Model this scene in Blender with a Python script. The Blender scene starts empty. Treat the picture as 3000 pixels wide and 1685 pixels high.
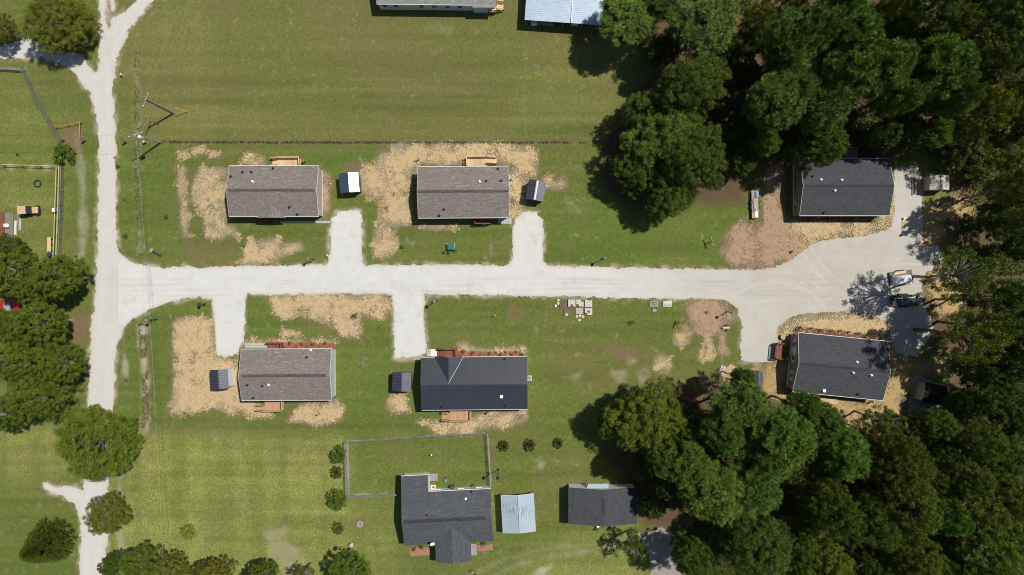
import bpy, math, random
import numpy as np
from mathutils import Vector, Matrix

# ------------------------------------------------------------------ scene, camera, world, sun
S = bpy.context.scene
COL = S.collection
CAMH = 120.0            # metres above the ground, looking straight down
FPX = 2100.0            # focal length in photo pixels
cam_d = bpy.data.cameras.new('camera'); cam = bpy.data.objects.new('camera', cam_d); COL.objects.link(cam)
cam.location = (0, 0, CAMH); cam.rotation_euler = (0, 0, 0)
cam_d.sensor_fit = 'HORIZONTAL'; cam_d.sensor_width = 36.0; cam_d.lens = FPX / 3000 * 36
cam_d.clip_start = 1.0; cam_d.clip_end = 5000
S.camera = cam

SUN = Vector((0.46, 0.265, 1.0)).normalized()        # towards the sun
SUN_EL = math.asin(SUN.z); SUN_AZ = math.atan2(SUN.x, SUN.y)
w = bpy.data.worlds.new('World'); S.world = w; w.use_nodes = True
nt = w.node_tree; nt.nodes.clear()
o_ = nt.nodes.new('ShaderNodeOutputWorld'); b_ = nt.nodes.new('ShaderNodeBackground')
sky = nt.nodes.new('ShaderNodeTexSky'); sky.sky_type = 'NISHITA'; sky.sun_disc = False
sky.sun_elevation = SUN_EL; sky.sun_rotation = SUN_AZ
b_.inputs['Strength'].default_value = 0.065
nt.links.new(sky.outputs[0], b_.inputs[0]); nt.links.new(b_.outputs[0], o_.inputs[0])
sd = bpy.data.lights.new('sun', 'SUN'); sd.energy = 4.6; sd.angle = math.radians(0.5); sd.color = (1.0, 0.955, 0.88)
so = bpy.data.objects.new('sun', sd); COL.objects.link(so)
so.rotation_euler = (-SUN).to_track_quat('-Z', 'Y').to_euler()
S.cycles.pixel_filter_type = 'BLACKMAN_HARRIS'; S.cycles.filter_width = 1.05
S.view_settings.view_transform = 'Standard'; S.view_settings.look = 'None'
S.view_settings.exposure = 0.0; S.view_settings.gamma = 1.0; S.view_settings.use_curve_mapping = False

def W(px, py, z=0.0):
    k = (CAMH - z) / FPX
    return Vector(((px - 1500) * k, (842.5 - py) * k, z))

# ------------------------------------------------------------------ numpy noise
RNG = np.random.RandomState(7)
_T = RNG.rand(256, 256)
def vnoise(x, y, s, seed=0):
    x = x / s + seed * 17.31; y = y / s + seed * 9.77
    xi = np.floor(x).astype(int); yi = np.floor(y).astype(int)
    fx = x - xi; fy = y - yi
    fx = fx * fx * (3 - 2 * fx); fy = fy * fy * (3 - 2 * fy)
    a = _T[xi & 255, yi & 255]; b = _T[(xi + 1) & 255, yi & 255]
    c = _T[xi & 255, (yi + 1) & 255]; d = _T[(xi + 1) & 255, (yi + 1) & 255]
    return (a * (1 - fx) + b * fx) * (1 - fy) + (c * (1 - fx) + d * fx) * fy
def fbm(x, y, s, oct=4, seed=0, gain=0.5):
    t = 0; a = 1.0; n = 0
    for i in range(oct):
        t = t + a * vnoise(x, y, s / 2 ** i, seed + i); n += a; a *= gain
    return t / n
def sdf(x, y, P):
    """signed distance to polygon P (list of world xy); negative inside"""
    d = np.full(x.shape, 1e9); inside = np.zeros(x.shape, bool); n = len(P)
    for i in range(n):
        ax, ay = P[i]; bx, by = P[(i + 1) % n]
        ex, ey = bx - ax, by - ay
        t = np.clip(((x - ax) * ex + (y - ay) * ey) / max(ex * ex + ey * ey, 1e-9), 0, 1)
        d = np.minimum(d, (x - ax - t * ex) ** 2 + (y - ay - t * ey) ** 2)
        cond = (ay > y) != (by > y)
        with np.errstate(divide='ignore', invalid='ignore'):
            xx = ex * (y - ay) / (ey if abs(ey) > 1e-9 else 1e-9) + ax
        inside ^= cond & (x < xx)
    d = np.sqrt(d)
    return np.where(inside, -d, d)
def polyW(pts, z=0.0): return [tuple(W(a, b, z)[:2]) for a, b in pts]

# ------------------------------------------------------------------ mesh helpers
def mesh_np(name, V, F):
    me = bpy.data.meshes.new(name)
    V = np.asarray(V, np.float32); F = np.asarray(F, np.int32); k = F.shape[1]
    me.vertices.add(len(V)); me.vertices.foreach_set('co', V.ravel())
    me.loops.add(F.size); me.loops.foreach_set('vertex_index', F.ravel())
    me.polygons.add(len(F)); me.polygons.foreach_set('loop_start', np.arange(0, F.size, k, dtype=np.int32))
    me.update(calc_edges=True); me.validate()
    return me
def link(name, me, mat=None, parent=None, loc=None, rz=0.0):
    o = bpy.data.objects.new(name, me); COL.objects.link(o)
    if mat is not None and me is not None and len(me.materials) == 0: me.materials.append(mat)
    if parent is not None: o.parent = parent
    if loc is not None: o.location = loc
    if rz: o.rotation_euler = (0, 0, rz)
    return o
def tag(o, label=None, cat=None, group=None, kind=None):
    if label: o['label'] = label
    if cat: o['category'] = cat
    if group: o['group'] = group
    if kind: o['kind'] = kind
    return o
def empty(name, loc, rz=0.0, label=None, cat=None, group=None):
    o = bpy.data.objects.new(name, None); COL.objects.link(o); o.empty_display_size = 0.3
    o.location = loc; o.rotation_euler = (0, 0, rz)
    return tag(o, label, cat, group)

class MB:
    def __init__(s): s.v = []; s.f = []
    def add(s, vs, fs):
        n = len(s.v); s.v += [tuple(p) for p in vs]; s.f += [tuple(i + n for i in f) for f in fs]; return s
    def box(s, c, d, rz=0.0, M=None):
        hx, hy, hz = d[0] / 2, d[1] / 2, d[2] / 2; cz, sz = math.cos(rz), math.sin(rz)
        vs = []
        for z in (-hz, hz):
            for x, y in ((-hx, -hy), (hx, -hy), (hx, hy), (-hx, hy)):
                p = Vector((x * cz - y * sz, x * sz + y * cz, z))
                if M is not None: p = M @ p
                vs.append((c[0] + p[0], c[1] + p[1], c[2] + p[2]))
        return s.add(vs, [(3, 2, 1, 0), (4, 5, 6, 7), (0, 1, 5, 4), (1, 2, 6, 5), (2, 3, 7, 6), (3, 0, 4, 7)])
    def bx(s, x0, x1, y0, y1, z0, z1): return s.box(((x0 + x1) / 2, (y0 + y1) / 2, (z0 + z1) / 2), (x1 - x0, y1 - y0, z1 - z0))
    def bar(s, a, b, wd, h):
        """box beam from a to b, wd across, h tall"""
        a = Vector(a); b = Vector(b); d = b - a; L = d.length; u = d / L
        side = u.cross(Vector((0, 0, 1)))
        if side.length < 1e-4: side = Vector((1, 0, 0))
        side.normalize(); up = side.cross(u)
        vs = []
        for p in (a, b):
            for i, j in ((-1, -1), (1, -1), (1, 1), (-1, 1)): vs.append(p + side * (i * wd / 2) + up * (j * h / 2))
        return s.add(vs, [(0, 1, 2, 3), (7, 6, 5, 4), (0, 4, 5, 1), (1, 5, 6, 2), (2, 6, 7, 3), (3, 7, 4, 0)])
    def cyl(s, a, b, r0, r1=None, n=8, caps=True):
        r1 = r0 if r1 is None else r1
        a = Vector(a); b = Vector(b); u = (b - a).normalized()
        t = u.cross(Vector((0, 0, 1)));
        if t.length < 1e-3: t = Vector((1, 0, 0))
        t.normalize(); q = u.cross(t); vs = []
        for p, r in ((a, r0), (b, r1)):
            for i in range(n):
                an = 2 * math.pi * i / n; vs.append(p + (t * math.cos(an) + q * math.sin(an)) * r)
        fs = [(i, (i + 1) % n, n + (i + 1) % n, n + i) for i in range(n)]
        if caps: fs += [tuple(range(n - 1, -1, -1)), tuple(range(n, 2 * n))]
        return s.add(vs, fs)
    def lathe(s, c, prof, n=12):
        """prof: list of (r,z)"""
        vs = []; fs = []
        for r, z in prof:
            for i in range(n):
                an = 2 * math.pi * i / n; vs.append((c[0] + r * math.cos(an), c[1] + r * math.sin(an), c[2] + z))
        for k in range(len(prof) - 1):
            for i in range(n): fs.append((k * n + i, k * n + (i + 1) % n, (k + 1) * n + (i + 1) % n, (k + 1) * n + i))
        fs.append(tuple(range(n - 1, -1, -1))); m = (len(prof) - 1) * n; fs.append(tuple(range(m, m + n)))
        return s.add(vs, fs)
    def torus(s, c, R, r, n=28, m=8):
        vs = []; fs = []
        for i in range(n):
            a = 2 * math.pi * i / n
            for j in range(m):
                b = 2 * math.pi * j / m; q = R + r * math.cos(b)
                vs.append((c[0] + q * math.cos(a), c[1] + q * math.sin(a), c[2] + r * math.sin(b)))
        for i in range(n):
            for j in range(m): fs.append((i * m + j, ((i + 1) % n) * m + j, ((i + 1) % n) * m + (j + 1) % m, i * m + (j + 1) % m))
        return s.add(vs, fs)
    def slab(s, P, t):
        """thick sheet: polygon P (3d points, counter-clockwise from above) extruded down by t"""
        n = len(P); P = [Vector(p) for p in P]
        vs = P + [p - Vector((0, 0, t)) for p in P]
        fs = [tuple(range(n)), tuple(range(2 * n - 1, n - 1, -1))] + [(i, n + i, n + (i + 1) % n, (i + 1) % n) for i in range(n)]
        return s.add(vs, fs)
    def mesh(s, name):
        me = bpy.data.meshes.new(name); me.from_pydata(s.v, [], s.f); me.update(); return me
    def build(s, name, mat, parent=None, loc=None, rz=0.0, bevel=0.0, smooth=False):
        o = link(name, s.mesh(name), mat, parent, loc, rz)
        if bevel:
            b = o.modifiers.new('bevel', 'BEVEL'); b.width = bevel; b.segments = 2; b.limit_method = 'ANGLE'
        if smooth:
            for p in o.data.polygons: p.use_smooth = True
        return o
def copy_tree(o, parent=None):
    c = o.copy(); COL.objects.link(c)
    if parent is not None: c.parent = parent
    for ch in [q for q in bpy.data.objects if q.parent == o]: copy_tree(ch, c)
    return c

# ------------------------------------------------------------------ materials
class NT:
    """small node-tree writer"""
    def __init__(s, name):
        s.m = bpy.data.materials.new(name); s.m.use_nodes = True; s.t = s.m.node_tree; s.t.nodes.clear()
    def n(s, t, **kw):
        nd = s.t.nodes.new(t)
        for k, v in kw.items(): setattr(nd, k, v)
        return nd
    def l(s, a, b): s.t.links.new(a, b)
    def val(s, sock, v):
        if hasattr(v, 'is_output') or hasattr(v, 'links'): s.l(v, sock)
        else: sock.default_value = v
    def math(s, op, a, b=0.0, clamp=False):
        nd = s.n('ShaderNodeMath', operation=op); nd.use_clamp = clamp
        s.val(nd.inputs[0], a); s.val(nd.inputs[1], b); return nd.outputs[0]
    def mix(s, f, a, b, blend='MIX'):
        nd = s.n('ShaderNodeMix', data_type='RGBA', blend_type=blend); nd.clamp_factor = True
        s.val(nd.inputs[0], f)
        for k, v in ((6, a), (7, b)):
            if isinstance(v, (tuple, list)): nd.inputs[k].default_value = (v[0], v[1], v[2], 1)
            else: s.l(v, nd.inputs[k])
        return nd.outputs[2]
    def noise(s, scale, detail=3, vec=None, rough=0.55, dist=0.0):
        nd = s.n('ShaderNodeTexNoise'); nd.inputs['Scale'].default_value = scale; nd.inputs['Detail'].default_value = detail
        nd.inputs['Roughness'].default_value = rough; nd.inputs['Distortion'].default_value = dist
        if vec is not None: s.l(vec, nd.inputs['Vector'])
        return nd.outputs['Fac']
    def ramp(s, f, lo, hi, a=0.0, b=1.0):
        nd = s.n('ShaderNodeMapRange'); nd.clamp = True
        s.val(nd.inputs[0], f); nd.inputs[1].default_value = lo; nd.inputs[2].default_value = hi
        nd.inputs[3].default_value = a; nd.inputs[4].default_value = b; return nd.outputs[0]
    def pos(s): return s.n('ShaderNodeNewGeometry').outputs['Position']
    def obj(s): return s.n('ShaderNodeTexCoord').outputs['Object']
    def mapv(s, v, scale=(1, 1, 1), rot=(0, 0, 0)):
        nd = s.n('ShaderNodeMapping'); s.l(v, nd.inputs[0]); nd.inputs['Scale'].default_value = scale; nd.inputs['Rotation'].default_value = rot
        return nd.outputs[0]
    def out(s, col, rough=0.8, metal=0.0, bump=None, bstr=0.3, bdist=0.03, spec=0.5, coat=0.0):
        p = s.n('ShaderNodeBsdfPrincipled'); o = s.n('ShaderNodeOutputMaterial')
        if isinstance(col, (tuple, list)): p.inputs['Base Color'].default_value = (*col[:3], 1)
        else: s.l(col, p.inputs['Base Color'])
        s.val(p.inputs['Roughness'], rough); s.val(p.inputs['Metallic'], metal)
        p.inputs['Specular IOR Level'].default_value = spec
        if coat: p.inputs['Coat Weight'].default_value = coat; p.inputs['Coat Roughness'].default_value = 0.12
        if bump is not None:
            b = s.n('ShaderNodeBump'); b.inputs['Strength'].default_value = bstr; b.inputs['Distance'].default_value = bdist
            s.l(bump, b.inputs['Height']); s.l(b.outputs[0], p.inputs['Normal'])
        s.l(p.outputs[0], o.inputs[0]); return s.m
_MC = {}
def M(name, col, rough=0.75, var=0.22, scale=3.0, metal=0.0, bump=0.0, spec=0.4, coat=0.0, dirt=None):
    """general procedural material: base colour with two scales of wear"""
    if name in _MC: return _MC[name]
    t = NT(name); v = t.obj()
    n1 = t.noise(scale, 4, v); n2 = t.noise(scale * 9, 2, v)
    f = t.math('ADD', t.math('MULTIPLY', n1, 0.65), t.math('MULTIPLY', n2, 0.35))
    lo = tuple(c * (1 - var) for c in col); hi = tuple(min(c * (1 + var), 1) for c in col)
    c = t.mix(t.ramp(f, 0.3, 0.7), lo, hi)
    if dirt: c = t.mix(t.ramp(t.noise(scale * 0.7, 5, v, 0.7), 0.52, 0.75, 0, 0.8), c, dirt)
    r = t.ramp(n2, 0.2, 0.8, max(rough - 0.1, 0.05), min(rough + 0.1, 1))
    _MC[name] = t.out(c, r, metal, n2 if bump else None, bump, 0.02, spec, coat); return _MC[name]
def wood(name, col, sx=1.0, sy=14.0, var=0.3):
    if name in _MC: return _MC[name]
    t = NT(name); v = t.mapv(t.obj(), (sx, sy, sy))
    n = t.noise(1.3, 4, v); g = t.noise(0.6, 2, t.obj())
    isl = t.n('ShaderNodeNewGeometry').outputs['Random Per Island']
    c = t.mix(n, tuple(k * (1 - var) for k in col), tuple(min(k * (1 + var), 1) for k in col))
    c = t.mix(0.55, c, t.mix(isl, tuple(k * 0.75 for k in col), tuple(min(k * 1.2, 1) for k in col)))
    c = t.mix(t.ramp(g, 0.45, 0.75, 0, 0.35), c, tuple(k * 0.62 for k in col))
    _MC[name] = t.out(c, 0.8, 0, n, 0.2, 0.01); return _MC[name]
def shingle(name, dark, light, streak, mix=0.5, rot=0.0):
    """asphalt shingles: courses with tabs of uneven tone"""
    t = NT(name); v = t.mapv(t.obj(), (1, 1, 1), (0, 0, rot))
    b = t.n('ShaderNodeTexBrick'); t.l(v, b.inputs['Vector'])
    b.inputs['Scale'].default_value = 1.0; b.inputs['Brick Width'].default_value = 0.62; b.inputs['Row Height'].default_value = 0.15
    b.inputs['Mortar Size'].default_value = 0.012; b.inputs['Mortar Smooth'].default_value = 0.3; b.offset = 0.37; b.offset_frequency = 3
    b.inputs['Color1'].default_value = (*dark, 1); b.inputs['Color2'].default_value = (*light, 1)
    b.inputs['Mortar'].default_value = (*[k * 0.45 for k in dark], 1); b.inputs['Bias'].default_value = -0.1
    n = t.noise(1.0, 3, t.mapv(v, (1.6, 6.5, 6.5)), 0.6)
    c = t.mix(t.ramp(n, 0.55, 0.68, 0, mix), b.outputs['Color'], streak)
    g = t.noise(55, 2, v); c = t.mix(t.ramp(g, 0.3, 0.7, 0, 0.5), c, tuple(k * 0.6 for k in dark))
    big = t.noise(0.35, 4, v, 0.6); c = t.mix(t.ramp(big, 0.4, 0.7, 0, 0.3), c, tuple(k * 0.75 for k in dark))
    return t.out(c, 0.92, 0, b.outputs['Fac'], -0.5, 0.02, 0.25)
def siding(name, col):
    t = NT(name); z = t.n('ShaderNodeSeparateXYZ'); t.l(t.obj(), z.inputs[0])
    fr = t.math('FRACT', t.math('MULTIPLY', z.outputs[2], 1 / 0.16))
    n = t.noise(1.5, 4, t.obj())
    c = t.mix(t.ramp(n, 0.35, 0.75), tuple(k * 0.88 for k in col), tuple(min(k * 1.06, 1) for k in col))
    c = t.mix(t.ramp(fr, 0.0, 0.12, 0.6, 0), c, tuple(k * 0.5 for k in col))
    return t.out(c, 0.6, 0, fr, 0.6, 0.02)

white = M('white_paint', (0.78, 0.78, 0.76), 0.5, 0.06)
trim = M('white_trim', (0.74, 0.74, 0.72), 0.45, 0.08)
glass = M('window_glass', (0.03, 0.035, 0.045), 0.08, 0.3, spec=0.6)
blackm = M('black_metal', (0.018, 0.018, 0.02), 0.45, 0.2)
darkpipe = M('dark_vent', (0.012, 0.012, 0.014), 0.6, 0.2)
steel = M('galvanised_steel', (0.42, 0.43, 0.44), 0.45, 0.2, metal=0.6)
conc = M('concrete', (0.42, 0.40, 0.37), 0.9, 0.18, 2.0, bump=0.15)
rubber = M('black_rubber', (0.02, 0.02, 0.02), 0.85, 0.3)
pine_wood = wood('new_pine_boards', (0.62, 0.43, 0.245))
cedar_wood = wood('cedar_boards', (0.46, 0.285, 0.16))
red_wood = wood('red_stained_boards', (0.20, 0.065, 0.04))
grey_wood = wood('weathered_boards', (0.30, 0.27, 0.24))
pole_wood = wood('utility_pole_wood', (0.10, 0.085, 0.075))
# ------------------------------------------------------------------ ground
def axis(half, step, far=2500.0):
    a = list(np.arange(-half, half + 1e-6, step)); d = step; x = half
    ext = []
    while x < far: d *= 1.5; x += d; ext.append(x)
    return np.array([-e for e in reversed(ext)] + a + ext)
gx = axis(92.0, 0.25); gy = axis(53.0, 0.25)
GX, GY = np.meshgrid(gx, gy, indexing='ij')
PXX = GX * 17.5 + 1500; PYY = 842.5 - GY * 17.5

def soft(P, width, nz=0.0, ns=1.5, seed=0, arrs=None):
    """0..1 mask of a pixel polygon, feathered over width metres with a noisy border"""
    X, Y = arrs if arrs else (GX, GY); Pw = polyW(P)
    xs = [p[0] for p in Pw]; ys = [p[1] for p in Pw]; pad = width + nz + 0.5
    m = np.zeros(X.shape)
    box = (X > min(xs) - pad) & (X < max(xs) + pad) & (Y > min(ys) - pad) & (Y < max(ys) + pad)
    if not box.any(): return m
    x = X[box]; y = Y[box]; d = sdf(x, y, Pw)
    if nz: d = d + (fbm(x, y, ns, 4, seed + 3) - 0.5) * 2 * nz
    m[box] = np.clip(0.5 - d / width, 0, 1); return m
def circ(x, y, r, n=14): return [(x + r * math.cos(2 * math.pi * i / n), y + r * math.sin(2 * math.pi * i / n)) for i in range(n)]
def path(pts, wpx):
    """polygon of constant pixel width about a polyline"""
    L = []; R = []
    for i, p in enumerate(pts):
        a = pts[max(i - 1, 0)]; b = pts[min(i + 1, len(pts) - 1)]
        dx, dy = b[0] - a[0], b[1] - a[1]; l = math.hypot(dx, dy); nx, ny = -dy / l, dx / l
        L.append((p[0] + nx * wpx / 2, p[1] + ny * wpx / 2)); R.append((p[0] - nx * wpx / 2, p[1] - ny * wpx / 2))
    return L + R[::-1]

WOODS = [[(1740,-60),(1745,90),(1840,120),(1930,180),(1890,240),(1760,420),(1770,560),(1870,610),(2050,600),(2180,600),(2190,520),(2240,490),(2330,470),(2620,470),(2700,440),(2830,470),(2800,590),(2770,640),(2800,720),(2770,800),(2720,840),(2700,900),(2720,1010),(2790,1080),(2780,1180),(2700,1240),(2620,1270),(2560,1280),(2470,1260),(2360,1180),(2240,1160),(2130,1150),(1990,1150),(1900,1160),(1790,1200),(1760,1330),(1870,1440),(1880,1540),(2010,1560),(2000,1760),(3200,1760),(3200,-60)]]
wn = fbm(GX, GY, 6.0, 5, 1); wn2 = fbm(GX, GY, 1.2, 4, 9); wn3 = fbm(GX, GY, 18.0, 4, 21)
litter = np.zeros(GX.shape)
for p in WOODS: litter = np.maximum(litter, soft(p, 2.2, 1.2, 3.0, 2))
dry = np.clip((wn - 0.53) * 4, 0, 1) * 0.55
field = soft([(350,-80),(450,-60),(1840,-60),(1950,200),(1780,330),(1770,418),(475,414),(350,300)], 4.0, 1.0, 5)
stripes = 0.7 * vnoise(GX * 0.03, GY, 1.0, 5) + 0.3 * vnoise(GX * 0.05, GY, 0.45, 25)
dry = np.maximum(dry, field * (0.48 + 1.0 * np.clip((fbm(GX, GY, 9, 5, 33) - 0.42) * 3.0, 0, 1)))
dry = dry + field * (stripes - 0.5) * 0.9 * np.clip((PYY - 230) / 60, 0, 1)
yel = soft([(330,1270),(440,1268),(1010,1300),(1020,1450),(1180,1470),(1170,1780),(300,1780)], 5.0, 2.0, 6)
vst = 0.6 * vnoise(GX + 0.02 * GY, GY * 0.03, 1.3, 6) + 0.4 * vnoise(GX * 0.03, GY, 1.1, 16) 
yel = yel * (0.55 + 0.5 * wn3) + 0.5 * yel * (vst - 0.5)
yel = np.maximum(yel, 0.8 * soft([(-80,1240),(150,1250),(240,1380),(100,1420),(-80,1400)], 5, 2))
yel = np.maximum(yel, 0.85 * soft([(1560,1620),(1850,1540),(1900,1760),(1500,1760)], 5, 2) * (0.4 + wn))
for p, a in (([(300,160),(345,200),(345,450),(330,330)], 0.5), ([(0,200),(80,205),(190,430),(190,480),(0,480)], 0.35), ([(0,480),(170,490),(165,740),(0,740)], 0.45),
             ([(360,100),(480,0),(620,0),(620,400),(480,410),(420,300)], 0.5), ([(1700,100),(1850,150),(1900,230),(1760,330),(1500,380),(1560,150)], 0.5)):
    yel = np.maximum(yel, a * soft(p, 4, 2) * (0.5 + 0.8 * wn))
lush = np.zeros(GX.shape)
for p, a in (([(350,425),(520,425),(520,700),(470,770),(355,730)], 0.75), ([(660,660),(970,660),(960,770),(700,770)], 0.6), ([(880,430),(1100,430),(1060,560),(1050,600),(950,600)], 0.9),
             ([(1070,620),(1110,600),(1090,760),(1065,770)], 0.8), ([(1200,665),(1490,665),(1490,770),(1180,770)], 0.6), ([(1600,560),(1780,590),(1900,640),(2180,600),(2180,650),(2110,720),(2110,780),(1600,775)], 1.0),
             ([(1250,870),(1620,870),(1600,1010),(1560,1060),(1250,1010)], 0.8), ([(720,875),(800,880),(900,940),(1040,1000),(1145,940),(1145,1050),(1140,1250),(990,1240),(990,1000),(720,1000)], 0.95),
             ([(345,960),(420,950),(500,900),(620,880),(625,930),(510,930),(500,1230),(345,1240)], 0.7), ([(1010,1300),(1420,1280),(1430,1430),(1260,1440),(1020,1440)], 0.5),
             ([(1620,880),(2010,885),(2020,980),(2160,970),(2160,1050),(1900,1000),(1640,1010)], 0.7), ([(-50,10),(70,60),(60,110),(-50,120)], 0.7), ([(-50,1430),(230,1520),(230,1760),(-50,1760)], 0.8),
             ([(430,1250),(1260,1240),(1270,1280),(430,1275)], 1.0), ([(205,440),(280,400),(280,760),(205,760)], 0.55), ([(200,230),(260,300),(280,420),(230,380)],0.5)):
    lush = np.maximum(lush, a * soft(p, 3.0, 1.5, 4) * (0.55 + 0.7 * wn))
dry = np.maximum(dry, 0.95 * soft([(1600,1000),(1760,985),(1900,1000),(2040,1060),(2100,1130),(1980,1150),(1800,1160),(1640,1150)], 6, 3, 5) * np.clip((fbm(GX, GY, 4.5, 5, 97, 0.6) - 0.36) * 3.4, 0, 1))
dirt = np.zeros(GX.shape); pale = np.zeros(GX.shape); furrow = np.zeros(GX.shape)
for p, a in (([(1768,1012),(1830,1010),(1870,1020),(1872,1050),(1800,1058),(1795,1035),(1768,1030)], 0.85), ([(1980,1118),(2030,1112),(2080,1120),(2080,1200),(1990,1170)], 0.9),
             ([(172,378),(215,370),(240,380),(245,420),(215,470),(190,430)], 0.9), ([(205,915),(262,905),(262,1000),(240,1012),(205,1005)], 0.85), ([(1005,475),(1060,472),(1055,505),(1000,505)], 0.75),
             ([(2040,1130),(2120,1120),(2150,1200),(2060,1260)], 0.9), ([(1625,1095),(1690,1080),(1700,1120),(1640,1130)], 0.0), ([(1400,750),(1470,690),(1480,705),(1420,760)], 0.35), ([(540,700),(700,690),(680,780),(545,780)], 0.45), ([(875,935),(900,922),(920,940),(1020,985),(990,990),(930,960)], 0.45),
             ([(418,1255),(445,1258),(650,1262),(650,1270),(440,1275),(420,1290)], 0.6), ([(1215,1075),(1250,1075),(1250,1205),(1225,1205)], 0.0),
             (path([(470,417),(900,418),(1300,418),(1765,418)], 5), 0.95), (path([(430,1265),(650,1266),(860,1264)], 20), 0.35), (circ(1055,1535,17), 0.7), (circ(1510,917,27), 1.0), (circ(1473,1302,22), 0.5), (circ(1551,1298,22), 0.5), (circ(1634,1295,18), 0.5),
             ([(1440,1270),(1450,1330),(1440,1440),(1430,1350)], 0.5), ([(1470,1445),(1565,1438),(1572,1560),(1562,1558)], 0.6), ([(2440,440),(2560,420),(2600,455),(2420,470)], 0.5)):
    if a: dirt = np.maximum(dirt, a * soft(p, 0.7, 0.6, 1.2, 4) * np.clip(0.6 + 0.8 * (wn2 - 0.3), 0, 1))
ring = soft(circ(1510, 919, 10), 0.8, 0.3, 1.0); dirt = dirt * (1 - 0.9 * ring)
for p, a in ((path([(237,470),(243,600),(243,700),(238,760)], 22), 0.6), ([(775,1560),(830,1540),(850,1590),(900,1620),(905,1680),(830,1690),(790,1640)], 0.38), ([(1665,1045),(1700,1090),(1840,1090),(1830,1120),(1700,1115)], 0.0),
             (path([(365,1030),(370,1130)], 14), 0.75), (path([(404,170),(402,260),(400,400)], 11), 0.35), (path([(403,420),(405,560),(410,740)], 11), 0.38), (path([(416,955),(424,1080),(428,1180),(424,1265)], 18), 0.9), ([(30,485),(45,487),(45,502),(30,500)], 0.8),
             ([(80,487),(95,487),(95,503),(82,502)], 0.8), ([(130,488),(142,488),(142,502),(132,502)], 0.7), (path([(355,1290),(352,1400),(350,1480),(352,1690)], 10), 0.55), ([(1565,1680),(1605,1655),(1625,1655),(1590,1690),(1560,1700)], 0.95),
             (path([(225,385),(228,440),(238,475)], 14), 0.7), (circ(1850,1060,14), 0.5), (path([(1400,1672),(1480,1640),(1580,1612),(1700,1598),(1850,1590)], 8), 0.30), (path([(1440,1690),(1520,1655),(1620,1628),(1740,1612),(1860,1606)], 8), 0.30), (circ(1585,1360,16), 0.5), ([(1870,1090),(1895,1060),(1900,1100),(1880,1130)], 0.45), ([(1795,1090),(1830,1085),(1830,1120),(1800,1115)], 0.45), ([(1650,1105),(1700,1095),(1690,1125)], 0.4),
             ([(1850,1560),(1960,1540),(2000,1600),(2000,1760),(1880,1760),(1900,1640)], 0.0), ([(1140,440),(1190,438),(1180,455),(1140,452)], 0.0), (circ(2100, 1305, 40), 0.0), ([(1660,580),(1680,590),(1695,615),(1680,612),(1665,600)], 0.5), ([(1240,60),(1330,70),(1320,100),(1240,90)],0.15)):
    if a: pale = np.maximum(pale, a * soft(p, 0.9, 0.8, 1.5, 7) * np.clip(0.45 + 1.3 * (wn2 - 0.25), 0, 1))
pale = np.maximum(pale, 0.35 * np.clip((fbm(GX, GY, 1.1, 5, 55, 0.7) - 0.68) * 6, 0, 1) * (1 - litter))
big = fbm(GX, GY, 14.0, 3, 91); dry = dry + 0.38 * np.clip((fbm(GX, GY, 3.5, 5, 95, 0.6) - 0.5) * 3.5, 0, 1) * np.clip(big * 2.2 - 0.5, 0, 1)
vs_ = vnoise(GX * 0.05, GY, 1.2, 8); dry = dry + 0.18 * (vs_ - 0.5) * np.clip((PYY - 880) / 40, 0, 1) * (PXX > 1200)
LANE = [(228,1840),(233,1600),(236,1530),(232,1505),(215,1477),(190,1462),(165,1450),(128,1432),(122,1416),(140,1414),(158,1424),(190,1421),(240,1430),(247,1390),(257,1150),(262,1060),(265,980),(273,900),(280,830),(281,760),(282,680),(285,600),(288,500),(285,420),(283,380),(275,330),(270,300),(262,275),(245,255),(228,230),(205,205),(180,190),(150,180),(120,173),(60,172),(-160,172),(-160,138),(0,133),(30,128),(60,115),(80,103),(95,102),(130,128),(170,146),(215,150),(245,165),(262,190),(276,214),(286,206),(290,150),(288,90),(290,40),(291,-160),(334,-160),(336,46),(360,34),(385,15),(520,-120),(590,-120),(450,0),(430,25),(405,55),(385,80),(370,110),(355,145),(343,180),(337,215),(334,260),(336,320),(340,400),(342,450),(341,520),(342,600),(342,650),(344,705),(355,745),(374,768),(374,948),(358,975),(345,1010),(340,1060),(339,1130),(333,1180),(325,1300),(320,1400),(319,1420),(317,1530),(316,1560),(312,1640),(306,1840)]
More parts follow.
